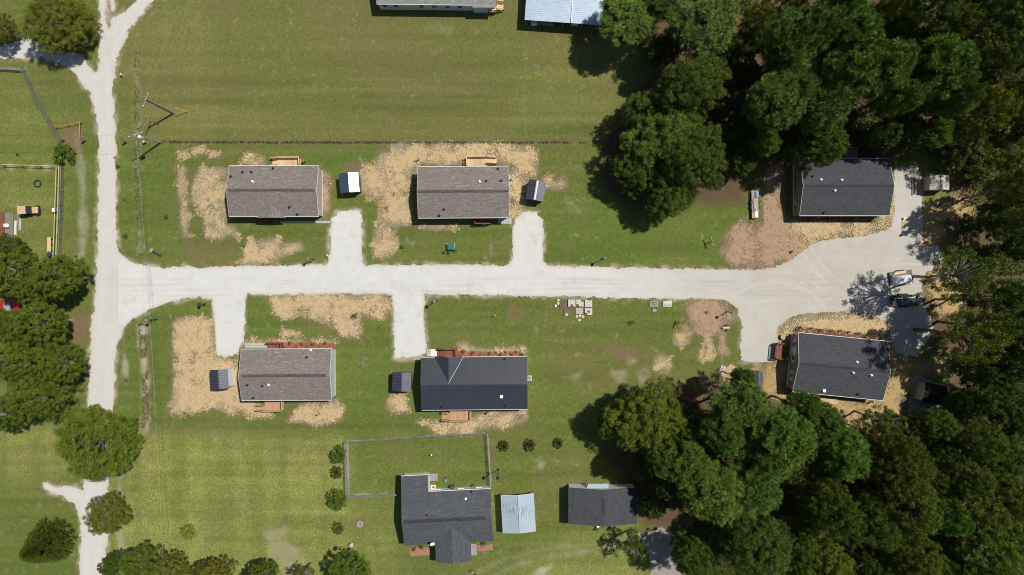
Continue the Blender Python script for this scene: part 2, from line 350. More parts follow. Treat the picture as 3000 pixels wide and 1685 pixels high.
ROAD = [(360,745),(373,757),(395,770),(435,777),(482,783),(544,779),(600,783),(693,778),(830,776),(955,774),(964,755),(965,700),(967,670),(972,640),(985,622),(1000,615),(1040,612),(1055,615),(1062,630),(1063,700),(1063,762),(1072,777),(1200,774),(1330,774),(1490,776),(1499,760),(1500,700),(1500,665),(1510,640),(1530,622),(1545,618),(1575,620),(1588,635),(1592,660),(1593,720),(1593,765),(1602,777),(1700,780),(1800,782),(1893,783),(2018,786),(2142,787),(2204,789),(2266,782),(2298,770),(2329,752),(2360,728),(2400,703),(2462,697),(2524,690),(2587,677),(2612,660),(2618,620),(2616,560),(2620,490),(2690,486),(2704,540),(2705,640),(2707,722),(2752,712),(2758,770),(2735,792),(2716,800),(2700,840),(2704,890),(2728,930),(2735,985),(2700,1010),(2690,1050),(2650,1040),(2622,1035),(2612,1000),(2600,950),(2560,922),(2520,917),(2400,915),(2344,922),(2298,942),(2282,960),(2279,985),(2282,1010),(2276,1060),(2230,1066),(2180,1063),(2165,1058),(2167,1000),(2170,950),(2163,925),(2155,905),(2140,890),(2120,882),(2090,878),(2000,878),(1900,877),(1800,876),(1700,872),(1500,868),(1245,864),(1243,920),(1247,970),(1250,1020),(1248,1035),(1230,1045),(1205,1050),(1165,1053),(1153,1050),(1152,980),(1151,920),(1148,866),(1100,862),(1000,862),(900,865),(800,865),(728,862),(721,878),(720,940),(717,1000),(705,1022),(700,1040),(660,1045),(636,1040),(630,1020),(628,980),(625,920),(621,876),(560,873),(544,876),(498,888),(451,903),(420,920),(389,938),(366,958),(340,960),(340,760)]
STRAW = [
 ('dry straw strips beside the left side of the upper left house', [[(520,497),(540,497),(545,530),(545,560),(553,600),(553,630),(548,680),(560,692),(540,692),(530,660),(530,600),(525,560),(521,520)],[(563,560),(585,500),(600,495),(640,493),(668,497),(668,650),(700,690),(697,702),(665,690),(640,700),(607,690),(605,650),(600,622),(575,620),(560,590)],[(522,447),(548,438),(548,457),(524,465)],[(568,437),(600,433),(603,447),(570,450)],[(618,448),(645,448),(640,460),(618,459)],[(702,485),(718,460),(750,452),(771,465),(770,485)]], 'st_gold', (1.3, 0.36, 0.52)),
 ('straw patch on the lawn in front of the upper left house', [[(735,697),(755,716),(770,708),(800,698),(815,698),(822,720),(880,716),(883,726),(850,745),(800,760),(785,777),(680,780),(675,770),(720,760),(712,730),(728,715)]], 'st_gold', (1.2, 0.5, 0.82)),
 ('thin straw strip along the right wall of the upper left house', [[(946,500),(960,520),(964,600),(952,637),(944,600)]], 'st_brown', (1.2, 0.5, 0.85)),
 ('broad straw cover around the upper middle house', [[(1058,485),(1100,480),(1128,440),(1140,425),(1200,418),(1330,421),(1450,419),(1500,433),(1560,435),(1573,470),(1567,517),(1500,520),(1500,480),(1225,485),(1226,512),(1205,520),(1203,650),(1172,655),(1160,668),(1165,730),(1140,750),(1105,750),(1090,722),(1095,700),(1105,650),(1115,580),(1080,580),(1052,560),(1052,510)],[(1493,525),(1520,518),(1545,518),(1547,560),(1530,600),(1512,645),(1494,635)],[(1595,522),(1650,518),(1657,540),(1640,552),(1598,550)],[(1235,660),(1330,662),(1330,670),(1240,668)]], 'st_gold', (1.4, 0.45, 0.74)),
 ('round brown straw bed beside the turnaround', [[(2117,735),(2130,690),(2150,665),(2175,645),(2200,660),(2240,655),(2235,600),(2238,540),(2250,490),(2290,472),(2295,500),(2295,640),(2345,650),(2350,700),(2360,727),(2329,750),(2298,768),(2266,779),(2204,786),(2160,776),(2130,766)]], 'st_brown', (1.5, 0.7, 1.0)),
 ('golden straw strip below the upper right house', [[(2320,655),(2345,650),(2400,650),(2500,652),(2560,648),(2600,630),(2610,590),(2616,650),(2590,674),(2524,689),(2462,696),(2400,702),(2362,727),(2340,735)]], 'st_gold', (1.5, 0.6, 1.0)),
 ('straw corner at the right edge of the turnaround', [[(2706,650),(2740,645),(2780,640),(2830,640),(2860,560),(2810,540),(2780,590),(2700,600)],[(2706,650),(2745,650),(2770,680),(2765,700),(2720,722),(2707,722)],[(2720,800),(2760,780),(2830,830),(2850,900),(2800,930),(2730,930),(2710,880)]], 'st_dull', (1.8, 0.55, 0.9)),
 ('straw bed between the turnaround and the lower right house', [[(2280,1000),(2287,963),(2310,944),(2344,924),(2400,917),(2525,919),(2590,950),(2605,1005),(2540,992),(2330,968),(2310,1000),(2285,1010)]], 'st_gold', (1.6, 0.65, 1.0)),
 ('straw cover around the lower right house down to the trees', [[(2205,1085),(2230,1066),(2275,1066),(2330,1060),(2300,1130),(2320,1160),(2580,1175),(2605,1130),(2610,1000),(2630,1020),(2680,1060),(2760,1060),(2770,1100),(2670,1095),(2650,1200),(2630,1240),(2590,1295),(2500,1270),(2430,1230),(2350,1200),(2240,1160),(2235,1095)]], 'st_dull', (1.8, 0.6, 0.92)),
 ('small golden straw patches on the lower middle lawn', [[(1978,978),(2000,972),(2020,972),(2024,985),(2010,1005),(1995,1017),(1976,1005)],[(1918,1060),(1935,1045),(1965,1046),(1969,1075),(1960,1087),(1930,1087),(1910,1078)],[(1899,1124),(1940,1127),(1944,1145),(1940,1168),(1930,1163),(1925,1142),(1904,1140)],[(2062,983),(2080,988),(2085,1020),(2095,1042),(2068,1047),(2077,1022)],[(2050,1030),(2060,1013),(2062,1042),(2050,1052)],[(2112,1080),(2147,1078),(2147,1130),(2115,1130)]], 'st_gold', (1.2, 0.7, 1.0)),
 ('brown straw bed at the lower corner of the gravel road', [[(2008,887),(2040,880),(2110,881),(2130,890),(2130,915),(2157,925),(2150,940),(2125,945),(2120,970),(2090,985),(2060,980),(2025,962),(2016,920),(2003,905)],[(2108,970),(2122,980),(2124,1020),(2134,1037),(2110,1037)],[(2000,955),(2022,960),(2020,975),(2000,975)]], 'st_brown', (1.4, 0.65, 1.0)),
 ('straw cover left of the lower left house', [[(510,935),(545,930),(600,935),(620,940),(624,970),(632,1035),(640,1047),(700,1047),(704,1090),(702,1172),(720,1180),(750,1178),(795,1215),(770,1224),(720,1217),(665,1207),(650,1195),(600,1200),(505,1212),(498,1192),(512,1150),(508,1000)]], 'st_gold', (1.2, 0.6, 0.9)),
 ('long straw patch between the two lower driveways', [[(778,868),(900,862),(1020,858),(1100,862),(1143,875),(1146,900),(1130,932),(1060,930),(1050,950),(1057,970),(1050,992),(1020,985),(980,960),(920,935),(880,920),(840,935),(805,925),(793,900)],[(826,972),(875,975),(877,986),(828,988)],[(718,996),(760,999),(850,999),(980,997),(986,1006),(830,1004),(720,1003)]], 'st_gold', (1.2, 0.55, 0.9)),
 ('pale straw mound below the right end of the lower left house', [[(846,1228),(865,1205),(880,1190),(900,1180),(940,1180),(990,1178),(1007,1200),(1000,1222),(980,1237),(945,1247),(900,1240),(850,1236)]], 'st_gold', (1.3, 0.8, 1.0)),
 ('small straw heap below the dark metal shed', [[(1135,1175),(1150,1160),(1180,1163),(1191,1190),(1189,1207),(1165,1211),(1138,1195)]], 'st_gold', (1.3, 0.7, 1.0)),
 ('straw edging along the mulch bed of the black roofed house', [[(1340,1010),(1365,1004),(1375,1018),(1440,1026),(1520,1021),(1530,1014),(1544,1028),(1543,1043),(1535,1036),(1520,1031),(1440,1032),(1350,1029)]], 'st_gold', (1.3, 0.9, 1.0)),
 ('straw strip along the rear of the black roofed house', [[(1222,1237),(1255,1240),(1275,1233),(1290,1240),(1385,1230),(1400,1215),(1450,1205),(1540,1202),(1546,1225),(1530,1236),(1470,1252),(1440,1249),(1400,1261),(1380,1269),(1280,1267),(1265,1255)]], 'st_gold', (1.3, 0.65, 0.95)),
]
for _l, ps_, _m, _c in STRAW:
    for p in ps_:
        e_ = soft(p, 2.0, 0.5, 1.5, 15); dry = np.maximum(dry, np.clip(e_ * 2.2, 0, 1) * 0.95); dirt = np.maximum(dirt, np.clip(e_ * 2 - 0.2, 0, 1) * (0.55 if _m == 'st_brown' else 0.30)); pale = np.maximum(pale, np.clip(e_ * 2.0 - 0.5, 0, 1) * 0.75 * np.clip((wn2 - 0.2) * 2.6, 0, 1))
for p in (LANE, ROAD):
    e_ = soft(p, 1.5, 0.5, 1.2, 12); pale = np.maximum(pale, 0.9 * np.clip(e_ * 2.4 - 0.3, 0, 1) * np.clip((wn2 - 0.30) * 2.6, 0.0, 1)); dry = np.maximum(dry, 0.8 * np.clip(e_ * 3, 0, 1) * np.clip((fbm(GX, GY, 5, 3, 14) - 0.25) * 2, 0, 1))
for p, dz in ((path([(403,170),(401,300),(404,560),(410,740)], 16), 0.12), (path([(416,955),(424,1080),(428,1180),(424,1260)], 20), 0.22), (path([(465,417),(900,418),(1765,418)], 6), 0.16), (path([(430,1266),(860,1265),(1240,1260)], 26), 0.22)):
    furrow = np.maximum(furrow, dz * soft(p, 0.8))
GZ = -0.03 - 0.05 * wn2 - furrow - 0.06 * np.clip(np.hypot(GX, GY) / 120 - 0.8, 0, 3)
GZ += litter * 0.10 * (wn - 0.5)
nx_, ny_ = GX.shape
idx = np.arange(nx_ * ny_).reshape(nx_, ny_)
F = np.stack([idx[:-1, :-1], idx[1:, :-1], idx[1:, 1:], idx[:-1, 1:]], -1).reshape(-1, 4)
gme = mesh_np('ground', np.stack([GX, GY, GZ], -1).reshape(-1, 3), F)
def attr(me, name, *ch):
    a = me.attributes.new(name, 'FLOAT_COLOR', 'POINT')
    A = np.ones((len(me.vertices), 4), np.float32)
    for i, c in enumerate(ch): A[:, i] = np.clip(c, 0, 1).ravel()
    a.data.foreach_set('color', A.ravel())
mow = 0.5 + field * 1.1 * (stripes - 0.5) * np.clip((PYY - 120) / 120, 0.35, 1) + 0.5 * np.clip(yel * 1.6, 0, 1) * (vst - 0.5) + 0.5 * (1 - field) * (vnoise(GX * 0.06, GY, 0.9, 88) - 0.5) * (1 - litter)
attr(gme, 'mow', mow); attr(gme, 'grass', dry, yel, lush); attr(gme, 'soil', dirt, pale, litter)

def ground_mat():
    t = NT('ground_grass'); p = t.pos()
    def at(n):
        a = t.n('ShaderNodeAttribute', attribute_name=n); s = t.n('ShaderNodeSeparateColor'); t.l(a.outputs['Color'], s.inputs[0]); return s.outputs
    g = at('grass'); s = at('soil')
    n_f = t.noise(6.0, 5, p, 0.7); n_m = t.noise(1.5, 4, p, 0.65); n_b = t.noise(0.45, 4, p, 0.6); n_t = t.noise(22.0, 3, p, 0.7); n_p = t.noise(2.6, 4, t.mapv(p, (1, 1, 1), (0, 0, 0.7)), 0.7)
    c = t.mix(t.ramp(n_m, 0.32, 0.68), (0.102, 0.134, 0.022), (0.176, 0.204, 0.042))
    c = t.mix(t.math('MULTIPLY', g[2], 0.85), c, t.mix(t.ramp(n_m, 0.3, 0.7), (0.078, 0.138, 0.015), (0.142, 0.210, 0.031)))
    c = t.mix(t.math('MULTIPLY', g[1], 0.85), c, t.mix(t.ramp(n_b, 0.35, 0.65), (0.268, 0.296, 0.070), (0.375, 0.382, 0.108)))
    df = t.math('MULTIPLY', g[0], t.ramp(n_p, 0.30, 0.62, 0.45, 1.0), True)
    c = t.mix(t.math('MULTIPLY', df, 0.9), c, t.mix(t.ramp(n_f, 0.3, 0.7), (0.150, 0.122, 0.042), (0.265, 0.208, 0.090)))
    mw = at('mow'); c = t.mix(t.ramp(mw[0], 0.15, 0.85), t.mix(1.0, c, (0.74, 0.78, 0.74), 'MULTIPLY'), t.mix(1.0, c, (1.24, 1.20, 1.22), 'MULTIPLY'))
    # tufts and straw-coloured stems
    c = t.mix(t.ramp(n_f, 0.45, 0.66, 0, 0.72), c, (0.056, 0.078, 0.018))
    n_g = t.noise(3.4, 5, p, 0.8); c = t.mix(t.ramp(n_g, 0.38, 0.62, 0.0, 1.0), t.mix(0.62, c, (0.055, 0.075, 0.018)), c)
    c = t.mix(t.ramp(n_t, 0.55, 0.70, 0, 0.7), c, (0.36, 0.32, 0.14))
    c = t.mix(t.ramp(t.noise(4.2, 5, p, 0.75), 0.66, 0.74, 0, 0.6), c, (0.38, 0.33, 0.19))
    pf = t.math('MULTIPLY', s[1], t.ramp(n_f, 0.28, 0.55, 0.35, 1.0))
    c = t.mix(pf, c, t.mix(n_t, (0.34, 0.29, 0.22), (0.50, 0.45, 0.36)))
    df2 = t.math('MULTIPLY', s[0], t.ramp(n_f, 0.25, 0.5, 0.5, 1.0))
    c = t.mix(df2, c, t.mix(t.ramp(n_f, 0.3, 0.7), (0.105, 0.066, 0.042), (0.26, 0.162, 0.105)))
    lf = t.math('MULTIPLY', s[2], t.ramp(n_m, 0.25, 0.5, 0.55, 1.0))
    c = t.mix(lf, c, t.mix(t.ramp(n_f, 0.3, 0.7), (0.05, 0.032, 0.020), (0.16, 0.105, 0.062)))  # leaf litter, darkened beyond its own brown to hold the woodland shade
    h = t.math('ADD', t.math('MULTIPLY', n_f, 0.7), t.math('MULTIPLY', n_t, 0.3))
    return t.out(c, 0.95, 0, h, 0.9, 0.10, 0.15)
ground = tag(link('ground', gme, ground_mat()), kind='structure')

# ------------------------------------------------------------------ gravel roads and drives, straw: sheets with ragged edges
def sheet(name, polys, mat, z, cell=0.13, nz=0.25, ns=1.0, cover=None, fringe=0.0, relief=0.0, holes=(), seed=0, attrs=None):
    Pw = [polyW(p) for p in polys]
    xs = [q[0] for p in Pw for q in p]; ys = [q[1] for p in Pw for q in p]
    X, Y = np.meshgrid(np.arange(min(xs) - 1, max(xs) + 1, cell), np.arange(min(ys) - 1, max(ys) + 1, cell), indexing='ij')
    D = np.full(X.shape, 1e9)
    for p in Pw:
        bx = (X > min(q[0] for q in p) - 1.2) & (X < max(q[0] for q in p) + 1.2) & (Y > min(q[1] for q in p) - 1.2) & (Y < max(q[1] for q in p) + 1.2)
        D[bx] = np.minimum(D[bx], sdf(X[bx], Y[bx], p))
    for h in holes: D = np.maximum(D, -sdf(X, Y, polyW(h)))
    keepm = D < 1.2
    f = D.copy()
    nzv = (fbm(X, Y, ns, 4, 40 + seed) - 0.5) * 2 * nz * 1.8 + (vnoise(X, Y, ns * 0.22, 60 + seed) - 0.5) * nz * 0.9
    f = f + nzv
    if cover:
        # bare spots: cover = (noise scale, share kept at the border, share kept inside)
        q = 0.85 * fbm(X, Y, cover[0] * 1.3, 5, 80 + seed, 0.6) + 0.15 * fbm(X, Y, 0.5, 2, 90 + seed)
        thr = np.interp(D, [-1.6, -0.5, 0.0, 0.5, 1.15], [0.42 + 0.32 * cover[2], 0.41 + 0.26 * cover[1], 0.46, 0.31, 0.12])
        prob = np.clip(0.5 + (thr - q) * 3.0, 0, 0.97)
        f = np.where(np.random.RandomState(seed + 9).rand(*X.shape) > prob, 1.0, -1.0)
        k_ = (f < 0) & (D > -0.6) & keepm; f[k_] = np.where(sdf(X[k_], Y[k_], polyW(ROAD)) < -0.12, 1.0, -1.0)
    f = np.where(keepm, f, 1.0)
    inside = f < 0
    cellok = inside[:-1, :-1] if cover else inside[:-1, :-1] & inside[1:, :-1] & inside[1:, 1:] & inside[:-1, 1:]
    I = np.arange(X.size).reshape(X.shape)
    Fq = np.stack([I[:-1, :-1][cellok], I[1:, :-1][cellok], I[1:, 1:][cellok], I[:-1, 1:][cellok]], -1)
    u, inv = np.unique(Fq, return_inverse=True); Fq = inv.reshape(-1, 4)
    jx = (vnoise(X, Y, 0.21, 5) - 0.5) * cell * 0.9; jy = (vnoise(X, Y, 0.23, 6) - 0.5) * cell * 0.9
    Z = z + relief * (np.random.RandomState(seed).rand(*X.shape) ** 1.5)
    V = np.stack([(X + jx).ravel()[u], (Y + jy).ravel()[u], Z.ravel()[u]], -1)
    me = mesh_np(name, V, Fq)
    if attrs: attr(me, 'tone', *[a(X.ravel()[u], Y.ravel()[u], D.ravel()[u]) for a in attrs])
    return link(name, me, mat)

def gravel_mat(name, base, dark, warm):
    t = NT(name); p = t.pos()
    a = t.n('ShaderNodeAttribute', attribute_name='tone'); s = t.n('ShaderNodeSeparateColor'); t.l(a.outputs['Color'], s.inputs[0])
    n1 = t.noise(0.5, 5, p, 0.65); n2 = t.noise(14, 3, p, 0.7); n3 = t.noise(3.0, 4, p, 0.6)
    st = t.noise(1.0, 4, t.mapv(p, (0.12, 3.2, 1)), 0.6)
    c = t.mix(t.ramp(n1, 0.35, 0.7), base, tuple(k * 0.9 for k in base))
    c = t.mix(t.ramp(st, 0.42, 0.75, 0, 0.32), c, tuple(k * 0.82 for k in base))
    c = t.mix(t.math('MULTIPLY', s.outputs[1], t.ramp(n3, 0.3, 0.65, 0.65, 1)), c, dark)
    c = t.mix(t.math('MULTIPLY', s.outputs[0], t.ramp(n3, 0.25, 0.6, 0.4, 1)), c, warm)
    c = t.mix(t.ramp(n2, 0.5, 0.75, 0, 0.5), c, tuple(k * 0.68 for k in base))
    c = t.mix(t.ramp(t.noise(0.9, 5, p, 0.75), 0.66, 0.74, 0, 0.35), c, tuple(k * 0.6 for k in warm))
    v = t.n('ShaderNodeTexVoronoi'); v.inputs['Scale'].default_value = 7; t.l(p, v.inputs['Vector'])
    return t.out(c, 0.95, 0, t.math('ADD', n2, t.math('MULTIPLY', v.outputs['Distance'], 0.5)), 0.5, 0.05, 0.2)
g_new = gravel_mat('pale_crushed_gravel', (0.58, 0.575, 0.55), (0.39, 0.36, 0.31), (0.45, 0.38, 0.27))
g_old = gravel_mat('old_lane_gravel', (0.56, 0.545, 0.51), (0.44, 0.42, 0.39), (0.44, 0.37, 0.26))
edge_w = lambda x, y, d: np.clip(1 + d / 0.55, 0, 1) * 0.8
zero = lambda x, y, d: np.zeros_like(x)
east = lambda x, y, d: np.clip((x - 12) / 30, 0, 1) * (0.62 + 0.9 * (fbm(x, y, 5, 4, 71) - 0.3))
def road_tone(x, y, d):      # faint wheel tracks along the road, damp greyer gravel towards the turnaround
    e = east(x, y, d); mid = (np.abs(y) < 4)
    tr = sum(np.exp(-((y - c - 0.25 * np.sin(x / 9 + c)) / 0.22) ** 2) for c in (1.25, -0.35, 0.45, -1.15)) * mid * np.clip(fbm(x, y * 4, 6, 3, 72) * 2.6 - 0.9, 0, 1)
    arc = sum(np.exp(-((np.hypot(x - cx, y - cy) - r) / 0.2) ** 2) for cx, cy, r in ((44, -9, 10), (44, -9, 11.7), (62, 12, 13), (62, 12, 14.6), (40, 10, 12.5), (66, -8, 12))) * (x > 38) * np.clip(fbm(x, y, 4, 3, 73) * 3 - 1.1, 0, 1)
    wash = (np.sin(x * 18) > 0.2) * (np.abs(y - 0.3 - np.round((y - 0.3) / 1.6) * 1.6) < 0.3) * (x > 41) * (x < 56) * (y < 3) * (y > -3) * np.clip(fbm(x, y, 3, 3, 74) * 4 - 1.9, 0, 1)
    return np.clip(e * (1 - 0.45 * np.clip(arc, 0, 1)) + 0.5 * tr + 0.9 * wash + 0.35 * np.clip(fbm(x, y, 1.6, 4, 76) * 5 - 3.2, 0, 1), 0, 1)
def lane_tone(x, y, d):      # thinner, greyer crown between the wheel tracks
    return np.clip(np.clip(-d / 2.4 - 0.35, 0, 0.7) * (0.5 + 0.5 * np.clip((y - 8) / 10, 0, 1)) + 0.35 * np.exp(-((d + 0.75) / 0.22) ** 2), 0, 1) * (0.5 + fbm(x, y, 1.5, 4, 77))
lane = tag(sheet('gravel_lane', [LANE], g_old, 0.008, nz=0.28, ns=1.3, holes=[[(313,-160),(322,-160),(326,40),(324,70),(318,84),(313,60),(310,20)]], attrs=[edge_w, lane_tone]), kind='structure')
road = tag(sheet('gravel_road', [ROAD], g_new, 0.014, cell=0.14, nz=0.20, ns=1.0, attrs=[edge_w, road_tone]), kind='structure')
pad = tag(sheet('gravel_pad', [[(2674,1094),(2700,1098),(2770,1128),(2790,1180),(2760,1215),(2700,1225),(2655,1205),(2662,1150)], [(1860,1560),(1940,1545),(1975,1560),(2000,1640),(2000,1740),(1890,1740),(1905,1650)]], gravel_mat('shaded_pad_gravel', (0.30, 0.275, 0.245), (0.22, 0.2, 0.18), (0.22, 0.17, 0.11)), 0.010, nz=0.35, attrs=[edge_w, zero]), kind='structure')  # tree shade is put into the pad's darker gravel colour

def straw_mat(name, a, b, green):
    t = NT(name); p = t.pos(); isl = t.noise(9, 4, p, 0.7); n2 = t.noise(1.1, 4, p, 0.65); n3 = t.noise(28, 2, p)
    c = t.mix(t.ramp(isl, 0.3, 0.7), a, b)
    c = t.mix(t.ramp(n3, 0.5, 0.75, 0, 0.4), c, tuple(k * 0.55 for k in a))
    c = t.mix(t.ramp(n2, 0.5, 0.72, 0, 0.55), c, tuple(k * 0.62 for k in a))
    c = t.mix(t.ramp(t.noise(3.2, 5, p, 0.8), 0.54, 0.68, 0, green), c, (0.15, 0.145, 0.055))
    return t.out(c, 0.9, 0, isl, 0.9, 0.06, 0.2)
st_gold = straw_mat('fresh_straw', (0.415, 0.302, 0.162), (0.565, 0.43, 0.248), 0.55)
st_brown = straw_mat('old_straw', (0.30, 0.205, 0.13), (0.42, 0.295, 0.19), 0.2)
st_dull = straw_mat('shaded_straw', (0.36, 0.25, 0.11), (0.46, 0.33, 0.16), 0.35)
for i, (lab, polys, mt, cv) in enumerate(STRAW):
    o = sheet('straw_mulch', polys, {'st_gold': st_gold, 'st_brown': st_brown, 'st_dull': st_dull}[mt], 0.012, cell=0.12, nz=0.35, ns=0.9, cover=cv, relief=0.06, seed=i + 3)
    tag(o, lab, 'straw', kind='stuff')
# ------------------------------------------------------------------ houses
sh_taupe = shingle('taupe_shingles', (0.185, 0.162, 0.148), (0.255, 0.226, 0.206), (0.42, 0.37, 0.325), 0.75)
sh_taupe_v = shingle('taupe_shingles_dormer', (0.185, 0.162, 0.148), (0.255, 0.226, 0.206), (0.42, 0.37, 0.325), 0.75, math.pi / 2)
sh_char = shingle('charcoal_shingles', (0.058, 0.061, 0.071), (0.088, 0.091, 0.102), (0.12, 0.124, 0.138), 0.45)
sh_char_v = shingle('charcoal_shingles_garage', (0.058, 0.061, 0.071), (0.088, 0.091, 0.102), (0.12, 0.124, 0.138), 0.45, math.pi / 2)
sh_slate = shingle('slate_grey_shingles', (0.072, 0.078, 0.090), (0.110, 0.118, 0.132), (0.16, 0.168, 0.185), 0.5)
sh_slate_v = shingle('slate_grey_shingles_wing', (0.072, 0.078, 0.090), (0.110, 0.118, 0.132), (0.16, 0.168, 0.185), 0.5, math.pi / 2)
sh_pale = shingle('pale_grey_shingles', (0.24, 0.24, 0.235), (0.36, 0.36, 0.35), (0.46, 0.46, 0.44), 0.6)
ridge_dark = shingle('ridge_vent_shingles', (0.085, 0.076, 0.070), (0.13, 0.118, 0.11), (0.2, 0.18, 0.165), 0.5)
ridge_char = shingle('ridge_vent_dark', (0.04, 0.042, 0.05), (0.062, 0.065, 0.074), (0.09, 0.09, 0.1), 0.4)
black_rib = M('black_ribs_glint_tint', (0.060, 0.066, 0.082), 0.35, 0.12, 0.5)  # ribs coloured lighter than the roof to suggest glinting edges
black_roof = M('black_metal_roofing', (0.030, 0.034, 0.046), 0.42, 0.12, 0.5, spec=0.5)
navy_roof = M('navy_metal_roofing', (0.060, 0.064, 0.085), 0.38, 0.12, 0.5, metal=0.55, spec=0.6)
navy_rib = M('navy_ribs_glint_tint', (0.15, 0.16, 0.19), 0.4, 0.1, metal=0.3)  # lighter rib colour, a painted glint along the shed ribs
bare_metal = M('bare_metal_roofing', (0.50, 0.52, 0.56), 0.30, 0.06, 0.5, metal=1.0)
sid_beige = siding('beige_siding', (0.48, 0.43, 0.36)); sid_grey = siding('pale_grey_siding', (0.55, 0.58, 0.60)); sid_tan = siding('taupe_siding', (0.235, 0.20, 0.165))
sid_white = siding('white_siding', (0.84, 0.84, 0.84)); sid_blue = siding('pale_blue_siding', (0.58, 0.64, 0.68)); sid_dark = siding('dark_siding', (0.08, 0.08, 0.09))
mulch_red = M('red_bark_mulch', (0.26, 0.085, 0.048), 0.95, 0.45, 2.0, bump=0.8)
mulch_brown = M('brown_bark_mulch', (0.15, 0.06, 0.04), 0.95, 0.45, 2.0, bump=0.8)

class House:
    def __init__(s, name, label, cat, rect, ze, rz=0.0, group=None):
        x0, x1, y0, y1 = rect; a = W((x0 + x1) / 2, (y0 + y1) / 2, ze)
        s.ze = ze; s.rz = rz; s.hx = (x1 - x0) / 2 * (CAMH - ze) / FPX; s.hy = (y1 - y0) / 2 * (CAMH - ze) / FPX
        s.c = Vector((a.x, a.y, 0)); s.root = empty(name, s.c, rz, label, cat, group)
    def loc(s, px, py, z=0.0):
        d = W(px, py, z) - s.c; c, n = math.cos(-s.rz), math.sin(-s.rz)
        return Vector((d.x * c - d.y * n, d.x * n + d.y * c, z))
    def walls(s, mat, rise, ox=0.06, oy=0.32, skirt=None, base=0.75, axis='x'):
        x, y, ze = s.hx - ox, s.hy - oy, s.ze
        b = MB()
        zw = ze - 0.1
        if axis == 'x':
            zk = ze + rise * 1.0 - 0.16; zy = zw + (rise) * oy / s.hy - 0.06
            for q in (-1, 1):
                P = [(q * x, -y, base), (q * x, y, base), (q * x, y, zy), (q * x, 0, zk), (q * x, -y, zy)]
                b.add(P if q > 0 else P[::-1], [tuple(range(5))])
            for q in (-1, 1): P = [(-x, q * y, base), (x, q * y, base), (x, q * y, zy), (-x, q * y, zy)]; b.add(P if q < 0 else P[::-1], [(0, 1, 2, 3)])
        else:
            zk = ze + rise - 0.16; zy = zw + rise * oy / s.hx - 0.06; x, y = s.hx - oy, s.hy - ox
            for q in (-1, 1):
                P = [(-x, q * y, base), (x, q * y, base), (x, q * y, zy), (0, q * y, zk), (-x, q * y, zy)]
                b.add(P if q < 0 else P[::-1], [tuple(range(5))])
            for q in (-1, 1): P = [(q * x, -y, base), (q * x, y, base), (q * x, y, zy), (q * x, -y, zy)]; b.add(P if q > 0 else P[::-1], [(0, 1, 2, 3)])
        s.wx, s.wy = x, y
        b.build('wall', mat, s.root)
        if base > 0.02: MB().bx(-x + 0.03, x - 0.03, -y + 0.03, y - 0.03, -0.15, base).build('skirting', skirt or white, s.root)
    def gable(s, mat, rise, axis='x', t=0.11, fascia=trim, sag=0.0):
        x, y, ze = s.hx, s.hy, s.ze
        for q in (1, -1):
            if axis == 'x': P = [(-x, 0, ze + rise), (-x, -q * y, ze), (x, -q * y, ze), (x, 0, ze + rise)]
            else: P = [(0, y, ze + rise), (-q * x, y, ze), (-q * x, -y, ze), (0, -y, ze + rise)]
            if q < 0: P = P[::-1]
            MB().slab(P, t).build('roof_slope', mat, s.root)
        b = MB()
        if axis == 'x':
            for q in (1, -1): b.bx(-x, x, q * (y + 0.02) - 0.03, q * (y + 0.02) + 0.03, ze - 0.19, ze + 0.012)
        else:
            for q in (1, -1): b.bx(q * (x + 0.02) - 0.03, q * (x + 0.02) + 0.03, -y, y, ze - 0.19, ze + 0.012)
        for q in (1, -1):     # rake boards
            for h in (1, -1):
                if axis == 'x': b.bar((q * (x + 0.015), h * y, ze - 0.09), (q * (x + 0.015), 0, ze + rise - 0.09), 0.03, 0.16)
                else: b.bar((h * x, q * (y + 0.015), ze - 0.09), (0, q * (y + 0.015), ze + rise - 0.09), 0.03, 0.16)
        if fascia: b.build('fascia', fascia, s.root)
    def ridge_vent(s, mat, rise, x0, x1, wd=0.22, axis='x'):
        b = MB(); z = s.ze + rise
        for q in (-1, 1):
            if axis == 'x': b.slab([(x0, 0, z + 0.05), (x0, q * wd, z + 0.05 - wd * rise / s.hy), (x1, q * wd, z + 0.05 - wd * rise / s.hy), (x1, 0, z + 0.05)][::q], 0.04)
            else: b.slab([(0, x1, z + 0.05), (q * wd, x1, z + 0.05 - wd * rise / s.hx), (q * wd, x0, z + 0.05 - wd * rise / s.hx), (0, x0, z + 0.05)][::-q], 0.04)
        b.build('ridge_vent', mat, s.root)
    def zroof(s, p, rise, axis='x'):
        return s.ze + rise * (1 - (abs(p.y) / s.hy if axis == 'x' else abs(p.x) / s.hx))
    def vent(s, px, py, rise, kind='dark', axis='x'):
        p = s.loc(px, py, s.ze + rise * 0.5); z = s.zroof(p, rise, axis)
        if kind == 'box': MB().bx(p.x - 0.25, p.x + 0.25, p.y - 0.25, p.y + 0.25, z - 0.1, z + 0.22).build('roof_vent', white, s.root, bevel=0.03); return
        r = 0.13 if kind == 'white' else 0.12
        b = MB(); b.cyl((p.x, p.y, z - 0.15), (p.x, p.y, z + 0.30), r * 0.62, n=10); b.lathe((p.x, p.y, z + 0.30), [(r * 1.15, 0), (r * 1.3, 0.05), (r * 0.5, 0.12)], 10)
        b.lathe((p.x, p.y, z - 0.05), [(r * 1.7, 0), (r * 1.5, 0.09), (r * .7, 0.16)], 10)
        b.build('vent_pipe', white if kind == 'white' else darkpipe, s.root)
